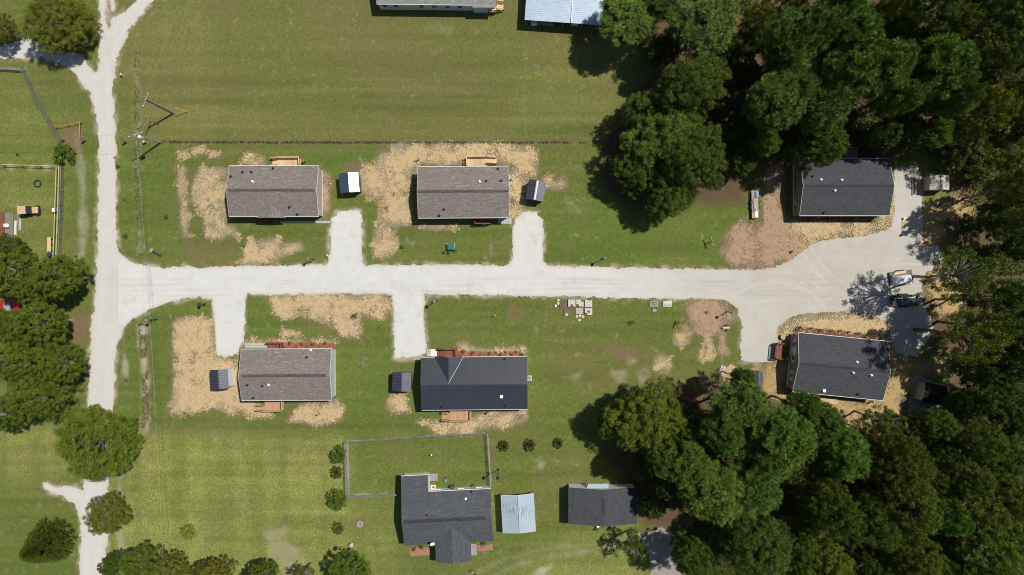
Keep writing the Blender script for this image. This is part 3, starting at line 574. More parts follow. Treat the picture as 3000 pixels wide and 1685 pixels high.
    def window(s, x, y, z, nx, ny, w=0.75, h=1.15, shutters=None, frame=trim):
        """window on a wall whose outward normal is (nx,ny)"""
        rz = math.atan2(ny, nx) + math.pi / 2; c, n = math.cos(rz), math.sin(rz)
        def P(u, v, k): return (x + u * c - v * n, y + u * n + v * c, z + k)
        fb = MB()
        for u, k, du, dk in ((-w / 2, 0, 0.07, h), (w / 2, 0, 0.07, h), (0, -h / 2, w + 0.07, 0.07), (0, h / 2, w + 0.07, 0.07), (0, 0, w, 0.05)):
            fb.box(P(u, -0.03, k), (du, 0.08, dk), rz)
        f = fb.build('window', frame, s.root)
        for k in (-1, 1): MB().box(P(0, -0.012, k * h / 4), (w - 0.06, 0.02, h / 2 - 0.05), rz).build('pane', glass, f)
        MB().box(P(0, -0.06, -h / 2 - 0.05), (w + 0.2, 0.14, 0.05), rz).build('sill', frame, f)
        if shutters:
            for q in (-1, 1): MB().box(P(q * (w / 2 + 0.24), -0.025, 0), (0.38, 0.05, h + 0.06), rz).build('shutter', shutters, f)
    def door(s, x, y, nx, ny, z0=0.8, mat=None):
        rz = math.atan2(ny, nx) + math.pi / 2; c, n = math.cos(rz), math.sin(rz)
        d = MB().box((x + 0.03 * n * 0, y, z0 + 1.0), (0.92, 0.1, 2.0), rz).build('door', mat or white, s.root)
        MB().cyl((x + 0.36 * c + 0.05 * n, y + 0.36 * n - 0.05 * c, z0 + 0.95), (x + 0.36 * c + 0.11 * n, y + 0.36 * n - 0.11 * c, z0 + 0.95), 0.035, n=8).build('handle', steel, d)
    def deck(s, rect, z, mat, boards='y', rails='', steps=None, nsteps=4, rail_h=0.95, bal=True, name='deck'):
        """rect in photo pixels at height z; rails: sides NSEW; steps: side letter + (pixel span)"""
        a = s.loc(rect[0], rect[3], z); b2 = s.loc(rect[1], rect[2], z); x0, x1, y0, y1 = min(a.x, b2.x), max(a.x, b2.x), min(a.y, b2.y), max(a.y, b2.y)
        b = MB(); bw = 0.14
        if boards == 'y':
            n = max(int((x1 - x0) / bw), 1); w_ = (x1 - x0) / n
            for i in range(n): b.bx(x0 + i * w_ + 0.008, x0 + (i + 1) * w_ - 0.008, y0, y1, z - 0.05, z)
        else:
            n = max(int((y1 - y0) / bw), 1); w_ = (y1 - y0) / n
            for i in range(n): b.bx(x0, x1, y0 + i * w_ + 0.008, y0 + (i + 1) * w_ - 0.008, z - 0.05, z)
        d = b.build(name, mat, s.root); d['kind'] = 'stuff'
        for (fx, fy) in ((x0 + 0.1, y0 + 0.1), (x1 - 0.1, y0 + 0.1), (x0 + 0.1, y1 - 0.1), (x1 - 0.1, y1 - 0.1)):
            MB().bx(fx - 0.05, fx + 0.05, fy - 0.05, fy + 0.05, -0.2, z - 0.05).build('post', mat, d)
        MB().bx(x0 + 0.02, x1 - 0.02, y0 + 0.02, y1 - 0.02, z - 0.22, z - 0.06).build('joist_frame', mat, d)
        def rail(A, B, za, zb):
            A = Vector((A[0], A[1], za)); B = Vector((B[0], B[1], zb)); L = (B - A).length
            r = MB(); up = Vector((0, 0, rail_h))
            r.bar(A + up, B + up, 0.15, 0.04); r.bar(A + up * 0.93, B + up * 0.93, 0.05, 0.09); r.bar(A + Vector((0, 0, 0.1)), B + Vector((0, 0, 0.1)), 0.05, 0.09)
            for q in (A, B): r.box((q.x, q.y, q.z + rail_h / 2), (0.1, 0.1, rail_h))
            r.build('railing', mat, d)
            if bal:
                k = MB(); n = int(L / 0.13)
                for i in range(1, n): p = A.lerp(B, i / n); k.box((p.x, p.y, p.z + rail_h * 0.5), (0.04, 0.04, rail_h * 0.84))
                o = k.build('balusters', mat, d); o['kind'] = 'stuff'
        e = 0.05
        if 'N' in rails: rail((x0 + e, y1 - e), (x1 - e, y1 - e), z, z)
        if 'S' in rails: rail((x0 + e, y0 + e), (x1 - e, y0 + e), z, z)
        if 'W' in rails: rail((x0 + e, y0 + e), (x0 + e, y1 - e), z, z)
        if 'E' in rails: rail((x1 - e, y0 + e), (x1 - e, y1 - e), z, z)
        if steps:
            side, p0, p1, ext = steps; n = nsteps
            q0 = s.loc(p0, p0, z); q1 = s.loc(p1, p1, z); tread = ext * (CAMH - z) / FPX / n
            if side in 'WE':
                lo, hi = sorted((s.loc(rect[0], p0, z).y, s.loc(rect[0], p1, z).y)); sg = -1 if side == 'W' else 1; xe = x0 if side == 'W' else x1
                for i in range(n):
                    xa = xe + sg * i * tread; zz = z - (i + 1) * z / (n + 1)
                    MB().bx(min(xa, xa + sg * (tread - 0.02)), max(xa, xa + sg * (tread - 0.02)), lo + 0.05, hi - 0.05, zz - 0.05, zz).build('step', mat, d)
                for yy in (lo, hi): rail((xe, yy), (xe + sg * n * tread, yy), z, z / (n + 1))
            else:
                lo, hi = sorted((s.loc(p0, rect[2], z).x, s.loc(p1, rect[2], z).x)); sg = 1 if side == 'N' else -1; ye = y1 if side == 'N' else y0
                for i in range(n):
                    ya = ye + sg * i * tread; zz = z - (i + 1) * z / (n + 1)
                    MB().bx(lo + 0.05, hi - 0.05, min(ya, ya + sg * (tread - 0.02)), max(ya, ya + sg * (tread - 0.02)), zz - 0.05, zz).build('step', mat, d)
                for xx in (lo, hi): rail((xx, ye), (xx, ye + sg * n * tread), z, z / (n + 1))
        return d

def ribs(b, A, B, C, D, pitch, w_=0.045, h=0.035):
    """raised ribs on the quad A-B (upper edge) to D-C (lower edge), running from upper to lower edge"""
    A, B, C, D = map(Vector, (A, B, C, D)); n = max(int((B - A).length / pitch), 1)
    nrm = (B - A).cross(D - A).normalized()
    if nrm.z < 0: nrm = -nrm
    for i in range(n + 1):
        p = A.lerp(B, i / n); q = D.lerp(C, i / n)
        if (q - p).length > 0.15: b.bar(p + nrm * h * 0.45, q + nrm * h * 0.45, w_, h)
def pavers(name, label, rect, nx, ny, mat=conc, gap=0.03, group='paver paths at the houses'):
    a = W(rect[0], rect[3], 0); b = W(rect[1], rect[2], 0); dx = (b.x - a.x) / nx; dy = (b.y - a.y) / ny
    root = empty(name, ((a.x + b.x) / 2, (a.y + b.y) / 2, 0.03), 0, label, 'path')
    me = MB().bx(-dx / 2 + gap / 2, dx / 2 - gap / 2, -dy / 2 + gap / 2, dy / 2 - gap / 2, -0.06, 0.04).mesh('paver'); me.materials.append(mat)
    for i in range(nx):
        for j in range(ny):
            p = Vector((a.x + (i + .5) * dx, a.y + (j + .5) * dy, 0)) - Vector((root.location.x, root.location.y, 0))
            o = link('paver', me, None, root, (p.x, p.y, random.uniform(-0.008, 0.01)), random.uniform(-0.02, 0.02))
    return root
def air_conditioner(px, py, label, rz=0.0):
    r = empty('air_conditioner', W(px, py, 0.4).xy.to_3d(), rz, label, 'air conditioner', 'air conditioners beside the houses')
    MB().bx(-0.45, 0.45, -0.45, 0.45, 0, 0.1).build('pad', conc, r)
    MB().bx(-0.37, 0.37, -0.37, 0.37, 0.1, 0.82).build('casing', M('beige_metal', (0.55, 0.54, 0.5), 0.5, 0.1), r, bevel=0.03)
    g = MB(); [g.torus((0, 0, 0.84), q, 0.014, 20, 5) for q in (0.1, 0.18, 0.26, 0.32)]; g.build('fan_guard', steel, r)
    MB().cyl((0, 0, 0.822), (0, 0, 0.832), 0.31, n=20).build('fan_opening', darkpipe, r)
    f = MB(); [f.box((0, 0, 0.836), (0.5, 0.09, 0.01), a) for a in (0.3, 1.35, 2.4)]; f.build('fan', steel, r)
    return r
def satellite_part(*a): pass

random.seed(3)
RISE = 1.25
# upper left house
h1 = House('house', 'taupe shingled house with small front gable, uppermost at the left', 'house', (671, 933, 485.5, 634.5), 3.0)
h1.walls(sid_beige, RISE); h1.gable(sh_taupe, RISE); h1.ridge_vent(ridge_dark, RISE, -h1.hx + 0.3, h1.hx - 0.3)
for a in ((677,517),(709,504),(735,504),(798,492),(848,607),(869,627)): h1.vent(*a, RISE)
h1.vent(741, 533, RISE, 'white')
pA, pB, pC = h1.loc(752, 634, 3.0), h1.loc(838, 634, 3.0), h1.loc(793, 578, 3.55)
xc = pC.x; yf = -h1.hy - 0.25; zt = 3.62; yb = -h1.hy * (1 - (zt - 3.0) / RISE)
MB().slab([(xc, yf, zt), (xc, yb, zt), (pA.x, yf, 3.04)], 0.10).build('porch_gable', sh_taupe_v, h1.root)
MB().slab([(xc, yf, zt), (pB.x, yf, 3.04), (xc, yb, zt)], 0.10).build('porch_gable', sh_taupe_v, h1.root)
h1.deck((815,881,462,485), 0.75, pine_wood, 'y', 'NE', ('W', 463, 484, 21), 4)
h1.deck((765,800,636,648), 0.75, red_wood, 'x', 'SW', ('E', 637, 647, 18), 4)
h1.window(-4.5, -h1.wy, 1.9, 0, -1); h1.window(4.2, -h1.wy, 1.9, 0, -1); h1.door(xc, -h1.wy, 0, -1)
pavers('paver_path', 'row of grey pavers from the upper left house to its driveway', (820, 968, 647, 654.5), 20, 1)
# upper middle house
h2 = House('house', 'taupe shingled house with plain ridge, between the two upper driveways', 'house', (1225, 1491, 488, 638.5), 3.1, 0.006)
h2.walls(sid_beige, RISE); h2.gable(sh_taupe, RISE); h2.ridge_vent(ridge_dark, RISE, -h2.hx + 0.05, h2.hx - 0.05)
for a in ((1425,531),(1468,530),(1459,493),(1300,613),(1286,631)): h2.vent(*a, RISE)
h2.vent(1405, 533, RISE, 'white')
h2.deck((1367,1427,459,487), 0.75, pine_wood, 'y', 'NW', ('E', 460, 478, 28), 4)
h2.deck((1391,1415,640,657), 0.75, red_wood, 'x', 'SW', ('E', 641, 656, 22), 4)
h2.window(-4.5, -h2.wy, 1.9, 0, -1); h2.window(0.5, -h2.wy, 1.9, 0, -1); h2.door(3.2, -h2.wy, 0, -1)
pavers('paver_path', 'block of grey pavers leading from the upper middle house to its driveway', (1458, 1499, 640, 656), 5, 2)
air_conditioner(1497, 520, 'beige air conditioner at the right wall of the upper middle house')
# lower left house
h3 = House('house', 'taupe shingled house with white right wall, lowest at the left', 'house', (707, 971.5, 1022.5, 1173), 3.0, 0.006)
h3.walls(sid_grey, RISE); h3.gable(sh_taupe, RISE); h3.ridge_vent(ridge_dark, RISE, -h3.hx + 0.4, h3.hx - 0.6)
for a in ((897,1047),(726,1128),(770,1130),(739,1167)): h3.vent(*a, RISE)
h3.vent(788, 1127, RISE, 'white'); h3.vent(908, 1027, RISE, 'white')
h3.deck((775,831,1174,1203), 0.7, cedar_wood, 'y', 'SE', ('W', 1187, 1202, 25), 4)
h3.deck((786,828,1003,1022), 0.65, red_wood, 'y', 'NE', ('W', 1005, 1021, 5), 1)
h3.window(3.5, h3.wy, 1.9, 0, 1); h3.window(-4.5, h3.wy, 1.9, 0, 1); h3.door(-0.5, h3.wy, 0, 1)
pavers('paver_path', 'double row of pale pavers at the front steps of the lower left house', (718, 784, 1005, 1019), 10, 2)
# black metal roofed house
h4 = House('house', 'house with black ribbed metal roof and front gable, in the lower middle', 'house', (1235, 1545, 1046, 1200.5), 3.0, 0.010)
h4.walls(sid_white, RISE); h4.gable(black_roof, RISE)
X, Y, Z = h4.hx, h4.hy, h4.ze
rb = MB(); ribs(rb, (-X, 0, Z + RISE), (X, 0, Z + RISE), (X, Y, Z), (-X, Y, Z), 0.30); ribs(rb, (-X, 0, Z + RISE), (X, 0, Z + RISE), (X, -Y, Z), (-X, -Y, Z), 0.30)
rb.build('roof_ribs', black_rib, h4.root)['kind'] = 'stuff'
rc = MB()
for q in (1, -1): rc.slab([(-X, 0, Z + RISE + 0.05), (-X, -q * 0.2, Z + RISE + 0.03), (X, -q * 0.2, Z + RISE + 0.03), (X, 0, Z + RISE + 0.05)][::q], 0.03)
rc.build('ridge_cap', black_roof, h4.root)
xl, xr, xm = h4.loc(1273, 1048, 3).x, h4.loc(1358, 1048, 3).x, h4.loc(1314, 1048, 4.1).x
zt = Z + RISE - 0.06; yb = Y * (1 - (zt - Z) / RISE); yf = Y + 0.12
g = MB(); g.slab([(xm, yf, zt), (xl, yf, Z + 0.02), (xm, yb, zt)], 0.1); g.build('porch_gable', black_roof, h4.root)
g = MB(); g.slab([(xm, yf, zt), (xm, yb, zt), (xr, yf, Z + 0.02)], 0.1); g.build('porch_gable', black_roof, h4.root)
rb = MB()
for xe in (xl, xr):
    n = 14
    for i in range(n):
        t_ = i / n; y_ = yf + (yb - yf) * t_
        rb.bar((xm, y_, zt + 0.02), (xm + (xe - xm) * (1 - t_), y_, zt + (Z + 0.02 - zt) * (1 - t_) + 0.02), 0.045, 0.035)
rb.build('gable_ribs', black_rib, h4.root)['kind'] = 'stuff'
fl = MB(); fl.bar((xr, yf, Z + 0.05), (xm, yb, zt + 0.04), 0.035, 0.02); fl.build('valley_flashing', steel, h4.root)
h4.vent(1469, 1162, RISE, 'box'); [h4.vent(*a, RISE) for a in ((1479,1053),(1293,1193),(1480,1189))]
h4.deck((1318,1381,1202,1232), 0.75, cedar_wood, 'y', 'SE', ('W', 1209, 1231, 24), 4)
h4.deck((1300,1338,1021,1047), 0.7, red_wood, 'y', 'NE', ('W', 1022, 1046, 18), 4)
h4.window(4, h4.wy, 1.9, 0, 1); h4.door(xm, h4.wy, 0, 1)
pavers('paver_path', 'short row of grey pavers beside the front steps of the black roofed house', (1250, 1263, 1023, 1044), 2, 3)
tag(MB().bx(-0.5, 0.5, -0.6, 0.6, -0.05, 0.1).build('concrete_slab', M('pale_concrete', (0.66, 0.65, 0.62), 0.8, 0.08), None, W(1271, 1033.5), bevel=0.02), 'white concrete landing between pavers and front steps of the black roofed house', 'slab')
air_conditioner(1550, 1109, 'beige air conditioner at the right wall of the black roofed house')
for h_, sd, xs_ in ((h1, 1, (-5.6, 5.4)), (h2, 1, (-5.6, -2.0, 6.2)), (h3, -1, (-5.8, 2.0, 5.4)), (h4, -1, (-6.6, 2.6, 6.2)), (h4, 1, (-6.4, 7.0)), (h1, -1, (6.3,)), (h3, 1, (6.2,))):
    for x_ in xs_: h_.window(x_, sd * h_.wy, 1.9, 0, sd)
# upper right house
h5 = House('house', 'charcoal shingled house half under trees at the upper right', 'house', (2343, 2606, 464, 632), 3.1)
h5.walls(sid_tan, 1.5, skirt=trim, base=0.6); h5.gable(sh_char, 1.5); h5.ridge_vent(ridge_char, 1.5, -h5.hx + 0.3, h5.hx - 0.3, 0.2)
for a in ((2401,528),(2461,529),(2441,560)): h5.vent(*a, 1.5, 'white')
h5.vent(2418, 622, 1.5); h5.vent(2378, 518, 1.5)
h5.window(-h5.wx, -2.2, 1.9, -1, 0, 0.8, 1.1, None, trim); h5.window(3, -h5.wy, 1.9, 0, -1)
h5.deck((2470,2512,434,463), 0.7, grey_wood, 'y', 'NW', None)
# lower right house
h6 = House('house', 'charcoal shingled house turned slightly, at the lower right', 'house', (2330, 2596, 987, 1161), 3.1, -0.098)
h6.walls(sid_tan, 1.5, skirt=trim, base=0.6); h6.gable(sh_char, 1.5); h6.ridge_vent(ridge_char, 1.5, -h6.hx + 0.3, h6.hx - 0.3, 0.2)
for a in ((2506,1060),(2494,1091),(2547,1098)): h6.vent(*a, 1.5, 'white')
h6.vent(2418, 1146, 1.5, 'box'); h6.vent(2518, 1156, 1.5)
for yy in (2.9, 0.6, -2.3): h6.window(-h6.wx, yy, 1.9, -1, 0, 0.8, 1.1, M('cream_shutter', (0.55, 0.52, 0.46), 0.6, 0.1), trim)
h6.window(1.0, -h6.wy, 1.9, 0, -1); h6.door(-h6.wx, 1.75, -1, 0)
h6.deck((2268,2293,1006,1050), 0.85, red_wood, 'x', 'NSW', None)
# bottom house with rear wing
h7 = House('house', 'slate grey house with side wing and rear fenced yard, at the bottom', 'house', (1180.5, 1441.5, 1438, 1592), 2.9, 0.048)
X, Y, Z, R7 = h7.hx, h7.hy, h7.ze, 1.45
MB().slab([(-X, 0, Z + R7), (-X, -Y, Z), (X, -Y, Z), (X, 0, Z + R7)], 0.11).build('roof_slope', sh_slate, h7.root)
e1 = h7.loc(1256, 1443, 2.9).x; en = h7.loc(1215, 1393, 2.9).y
MB().slab([(-X, 0, Z + R7), (e1, 0, Z + R7), (e1, en, Z), (-X, en, Z)][::-1], 0.11).build('roof_slope', sh_slate, h7.root)
MB().slab([(e1, 0, Z + R7), (X, 0, Z + R7), (X, Y, Z), (e1, Y, Z)][::-1], 0.11).build('roof_slope', sh_slate, h7.root)
b = MB()
for q, ye in ((-1, Y), (1, Y)): pass
wx, wy = X - 0.15, Y - 0.35
b.bx(-wx, wx, -wy, wy, -0.1, Z - 0.02); b.bx(-wx, e1 - 0.1, wy - 0.5, en - 0.35, -0.1, Z - 0.03)
for q in (-1, 1): b.add([(q * wx, -wy, Z - 0.02), (q * wx, wy, Z - 0.02), (q * wx, 0, Z + R7 - 0.15)], [(0, 1, 2) if q > 0 else (2, 1, 0)])
h7.wx, h7.wy = wx, wy
b.build('wall', sid_white, h7.root)
h7.ridge_vent(ridge_char, R7, -X + 0.3, X - 1.0, 0.28)
ps = h7.loc(1325, 1646, 3.0); wl, wr = h7.loc(1276, 1620, 2.9).x, h7.loc(1380, 1616, 2.9).x; xm = (wl + wr) / 2; zt = Z + 1.05
yb = -Y * (1 - 1.05 / R7)
MB().slab([(xm, ps.y, zt), (xm, yb, zt), (wl, -Y, Z + 0.03), (wl, ps.y, Z + 0.02)], 0.11).build('wing_roof', sh_slate_v, h7.root)
MB().slab([(xm, ps.y, zt), (wr, ps.y, Z + 0.02), (wr, -Y, Z + 0.03), (xm, yb, zt)], 0.11).build('wing_roof', sh_slate_v, h7.root)
b = MB(); b.bx(wl + 0.25, wr - 0.25, ps.y + 0.15, -wy + 0.2, -0.1, Z - 0.02); b.add([(wl + 0.25, ps.y + 0.15, Z - 0.02), (wr - 0.25, ps.y + 0.15, Z - 0.02), (xm, ps.y + 0.15, zt - 0.15)], [(0, 1, 2)]); b.build('wing_wall', sid_white, h7.root)
b = MB(); b.bx(e1, X, Y - 0.01, Y + 0.06, Z - 0.16, Z + 0.01); b.bx(-X, e1, en - 0.01, en + 0.06, Z - 0.16, Z + 0.01); b.build('gutter', trim, h7.root)
for x_ in (-1.6, 2.2, 5.2): h7.window(x_, wy, 1.6, 0, 1, 0.9, 1.2)
h7.door(0.3, wy, 0, 1, 0.3)
for a in ((1381,1443),(1252,1505),(1209,1470)): h7.vent(*a, R7)
h7.vent(1364, 1463, R7, 'white')
p = h7.loc(1268, 1588, 3.3); b = MB(); b.cyl((p.x, p.y, 3.0), (p.x, p.y, 4.1), 0.035); b.build('dish_mast', steel, h7.root)
d_ = MB(); d_.lathe((0, 0, 0), [(0.05, -0.1), (0.25, -0.05), (0.40, 0.06), (0.43, 0.12)], 16)
o = d_.build('satellite_dish', white, h7.root, (p.x, p.y, 4.1)); o.rotation_euler = (0.6, 0.3, 0)
h7.deck((1381,1396,1594,1627), 0.4, grey_wood, 'x', '', None)
h7.deck((1254,1282,1387,1410), 0.35, grey_wood, 'y', '', None)
# garage at the bottom
h8 = House('garage', 'slate grey garage shaded by trees, at the bottom', 'garage', (1665, 1866, 1429, 1535), 2.8, 0.0)
h8.walls(sid_white, 1.3, 0.12, 0.25, base=0.0, axis='y'); h8.gable(sh_char_v, 1.3, 'y', fascia=None); h8.ridge_vent(ridge_char, 1.3, -1.0, 1.6, 0.3, 'y')
h8.door(1.5, -h8.wy, 0, -1, 0.05); MB().bx(-3.6, -0.6, -h8.wy - 0.05, -h8.wy + 0.02, 0.0, 2.2).build('garage_door', white, h8.root)
MB().slab([(-2.6, h8.hy - 0.1, 2.65), (1.0, h8.hy - 0.1, 2.65), (1.0, h8.hy + 0.55, 2.45), (-2.3, h8.hy + 0.55, 2.45)][::-1], 0.06).build('lean_to_roof', M('pale_blue_metal', (0.26, 0.32, 0.38), 0.4, 0.1), h8.root)
for x_ in (-2.2, 0.9): MB().cyl((x_, h8.hy + 0.45, -0.1), (x_, h8.hy + 0.45, 2.4), 0.05).build('post', white, h8.root)
for x_, y_ in ((1752, 1543), (1793, 1540)):
    p = h8.loc(x_, y_, 0.5); MB().lathe((p.x, p.y, 0), [(0.2, 0), (0.26, 0.4), (0.24, 0.42), (0.1, 0.3)], 12).build('planter', white, h8.root)
# top house
h9 = House('house', 'pale blue sided house with grey shingles cut by the top edge', 'house', (1105, 1450, -130, 14), 3.0, -0.012)
h9.walls(sid_blue, 1.3, base=0.4, oy=0.25); h9.gable(sh_pale, 1.3)
for px_ in (1128, 1160, 1235, 1272, 1310, 1347): p = h9.loc(px_, 25, 1.7); h9.window(p.x, -h9.wy, 1.75, 0, -1, 0.85, 1.2)
b0, b1 = h9.loc(1384, 22, 3), h9.loc(1452, 24, 3)
MB().slab([(b0.x, -h9.hy + 1.2, 3.42), (b0.x, b0.y, 2.9), (b1.x, b0.y, 2.9), (b1.x, -h9.hy + 1.2, 3.42)], 0.1).build('porch_roof', sh_pale, h9.root)
MB().bx(b0.x + 0.1, b1.x - 1.3, b0.y + 0.25, -h9.wy + 0.1, -0.1, 2.85).build('porch_wall', sid_blue, h9.root)
h9.deck((1433,1455,18,36), 0.6, pine_wood, 'x', 'S', ('E', 6, 28, 20), 3)
# metal building at the top
blue_metal = M('pale_blue_metal_roofing', (0.34, 0.42, 0.51), 0.38, 0.08, 0.4, metal=0.15)
h10 = House('metal_carport', 'long carport with pale blue ribbed metal roof cut by the top edge', 'carport', (1543, 1770, -110, 66), 2.7, -0.070)
X, Y, Z = h10.hx, h10.hy, h10.ze
MB().slab([(-X, -Y, Z), (X, -Y, Z), (X, Y, Z + 0.5), (-X, Y, Z + 0.5)], 0.05).build('roof_sheet', blue_metal, h10.root)
rb = MB(); ribs(rb, (-X, Y, Z + 0.5), (-X, -Y, Z), (X, -Y, Z), (X, Y, Z + 0.5), 0.29, 0.05, 0.03); rb.build('roof_ribs', blue_metal, h10.root)['kind'] = 'stuff'
MB().bx(X * 0.2 - 0.06, X * 0.2 + 0.06, -Y, Y, Z + 0.25, Z + 0.27).build('roof_seam', steel, h10.root)
for x_ in np.linspace(-X + 0.2, X - 0.2, 5):
    for y_ in (-Y + 0.2, Y - 0.2): MB().bx(x_ - 0.06, x_ + 0.06, y_ - 0.06, y_ + 0.06, -0.1, Z - 0.04).build('post', grey_wood, h10.root)
MB().bx(-X + 0.2, X - 0.2, -Y + 1.3, -Y + 1.4, -0.1, Z - 0.05).build('back_wall', M('grey_sheet_wall', (0.22, 0.23, 0.24), 0.6, 0.25), h10.root)
for i, (px_, sx, sz, mt, lb) in enumerate(((1565, 0.9, 0.9, white, 'white chest freezer under the left end of the pale blue carport'), (1580, 1.6, 0.6, grey_wood, 'low wooden table under the pale blue carport beside the white freezer'), (1610, 1.2, 0.8, steel, 'grey metal cabinet under the middle of the pale blue carport'), (1685, 1.1, 0.9, white, 'pale cabinet under the right half of the pale blue carport'))):
    r = empty('storage_cabinet' if i != 1 else 'work_table', W(px_, 66, 0.8).xy.to_3d(), -0.07, lb, 'cabinet' if i != 1 else 'table')
    if i == 1:
        MB().bx(-sx / 2, sx / 2, -0.3, 0.3, sz - 0.05, sz).build('table_top', mt, r)
        for u in (-1, 1):
            for v in (-1, 1): MB().bx(u * (sx / 2 - 0.08) - 0.04, u * (sx / 2 - 0.08) + 0.04, v * 0.22 - 0.04, v * 0.22 + 0.04, 0, sz - 0.05).build('leg', mt, r)
    else:
        MB().bx(-sx / 2, sx / 2, -0.3, 0.3, 0, sz - 0.06).build('body', mt, r, bevel=0.02); MB().bx(-sx / 2 - 0.02, sx / 2 + 0.02, -0.32, 0.32, sz - 0.055, sz).build('lid', mt, r, bevel=0.02)
# small metal carport beside the bottom house
h11 = House('metal_carport', 'small carport with dull blue gabled metal roof and black streaks, at the bottom', 'carport', (1471, 1566, 1449, 1559), 2.4, 0.055)
def streak_mat():
    t = NT('streaked_blue_metal'); v = t.obj(); n = t.noise(1.0, 5, t.mapv(v, (5.0, 0.8, 1)), 0.7); y = t.n('ShaderNodeSeparateXYZ'); t.l(v, y.inputs[0])
    band = t.math('SUBTRACT', 1.0, t.math('MULTIPLY', t.math('ABSOLUTE', t.math('SUBTRACT', t.math('ADD', y.outputs[1], t.math('MULTIPLY', y.outputs[0], 0.15)), 0.55)), 0.62), True)
    f = t.math('MULTIPLY', t.ramp(n, 0.5, 0.66), band)
    c = t.mix(t.noise(0.8, 3, v), (0.30, 0.38, 0.44), (0.37, 0.45, 0.51)); c = t.mix(f, c, (0.06, 0.065, 0.07))
    return t.out(c, 0.45, 0.1, None)
sm = streak_mat(); h11.gable(sm, 0.55, 'y', 0.04, trim); X, Y, Z = h11.hx, h11.hy, h11.ze
rb = MB()
for q in (-1, 1): ribs(rb, (0, Y, Z + 0.55), (q * X, Y, Z), (q * X, -Y, Z), (0, -Y, Z + 0.55), 0.27, 0.05, 0.025)
rb.build('roof_ribs', sm, h11.root)['kind'] = 'stuff'
for q in (-1, 1):
    for y_ in np.linspace(-Y + 0.2, Y - 0.2, 4): MB().bx(q * (X - 0.1) - 0.03, q * (X - 0.1) + 0.03, y_ - 0.03, y_ + 0.03, -0.1, Z - 0.03).build('post', steel, h11.root)
    MB().bx(q * (X - 0.16) - 0.015, q * (X - 0.16) + 0.015, -Y + 0.1, Y - 0.1, 0.9, Z - 0.05).build('side_panel', sm, h11.root)

# ------------------------------------------------------------------ sheds
def shed(name, label, corners, ze, rise, roofm, wallm, axis='y', rz=None, pitch=0.28, capm=None, doors=None, ridge_frac=0.0):
    cx = sum(c[0] for c in corners) / 4; cy = sum(c[1] for c in corners) / 4
    (nwx, nwy), (nex, ney), (sex, sey), (swx, swy) = corners
    rz = math.atan2(-(ney - nwy) - (sey - swy), (nex - nwx) + (sex - swx)) if rz is None else rz
    wpx = (math.hypot(nex - nwx, ney - nwy) + math.hypot(sex - swx, sey - swy)) / 2; hpx = (math.hypot(swx - nwx, swy - nwy) + math.hypot(sex - nex, sey - ney)) / 2
    h = House(name, label, 'shed', (cx - wpx / 2, cx + wpx / 2, cy - hpx / 2, cy + hpx / 2), ze, rz, 'small storage sheds in the yards')
    h.walls(wallm, rise, 0.12, 0.12, base=0.0, axis=axis); h.gable(roofm, rise, axis, 0.05, None)
    X, Y, Z = h.hx, h.hy, h.ze
    if pitch:
        rb = MB()
        for q in (-1, 1):
            if axis == 'y': ribs(rb, (0, Y, Z + rise), (0, -Y, Z + rise), (q * X, -Y, Z), (q * X, Y, Z), pitch, 0.05, 0.03)
            else: ribs(rb, (-X, 0, Z + rise), (X, 0, Z + rise), (X, q * Y, Z), (-X, q * Y, Z), pitch, 0.05, 0.03)
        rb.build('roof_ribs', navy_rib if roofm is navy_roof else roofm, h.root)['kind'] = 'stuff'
    c = MB()
    for q in (1, -1):
        if axis == 'y': c.slab([(0, Y + 0.02, Z + rise + 0.05), (-q * 0.16, Y + 0.02, Z + rise + 0.02), (-q * 0.16, -Y - 0.02, Z + rise + 0.02), (0, -Y - 0.02, Z + rise + 0.05)][::q], 0.03)
        else: c.slab([(-X, 0, Z + rise + 0.05), (-X, -q * 0.16, Z + rise + 0.02), (X, -q * 0.16, Z + rise + 0.02), (X, 0, Z + rise + 0.05)][::q], 0.03)
    c.build('ridge_cap', capm or roofm, h.root)
    d = MB().bx(-0.7, 0.7, -h.wy - 0.04, -h.wy + 0.02, 0.08, 1.85).build('door', wallm, h.root); MB().bx(0.02, 0.06, -h.wy - 0.08, -h.wy - 0.04, 0.9, 1.1).build('handle', steel, d)
    return h
shed('shed', 'metal shed with glaring white roof slope beside the upper left driveway', [(993,509),(1049,505),(1053,561),(996,566)], 2.3, 0.34, bare_metal, sid_dark, rz=0.075)
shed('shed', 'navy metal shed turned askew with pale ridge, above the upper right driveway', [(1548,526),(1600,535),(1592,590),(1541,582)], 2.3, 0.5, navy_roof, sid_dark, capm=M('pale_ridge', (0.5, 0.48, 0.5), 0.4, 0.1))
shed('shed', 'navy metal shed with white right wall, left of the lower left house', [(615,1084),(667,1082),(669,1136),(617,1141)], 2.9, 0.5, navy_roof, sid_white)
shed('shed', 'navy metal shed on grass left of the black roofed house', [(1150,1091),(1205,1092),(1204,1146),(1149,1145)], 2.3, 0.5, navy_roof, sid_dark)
shed('shed', 'narrow dark ribbed shed beside pines, left of the lower right house', [(2208,1088),(2236,1089),(2232,1143),(2205,1142)], 2.1, 0.3, M('dark_grey_metal', (0.07, 0.075, 0.085), 0.5, 0.15), sid_dark, pitch=0.22)
tan_m = M('pale_tan_metal', (0.42, 0.39, 0.34), 0.55, 0.1)
shed('shed', 'pale tan shed under tree shade, right of the upper right house', [(2724,514),(2781,514),(2781,557),(2723,556)], 2.2, 0.7, tan_m, tan_m, pitch=0)
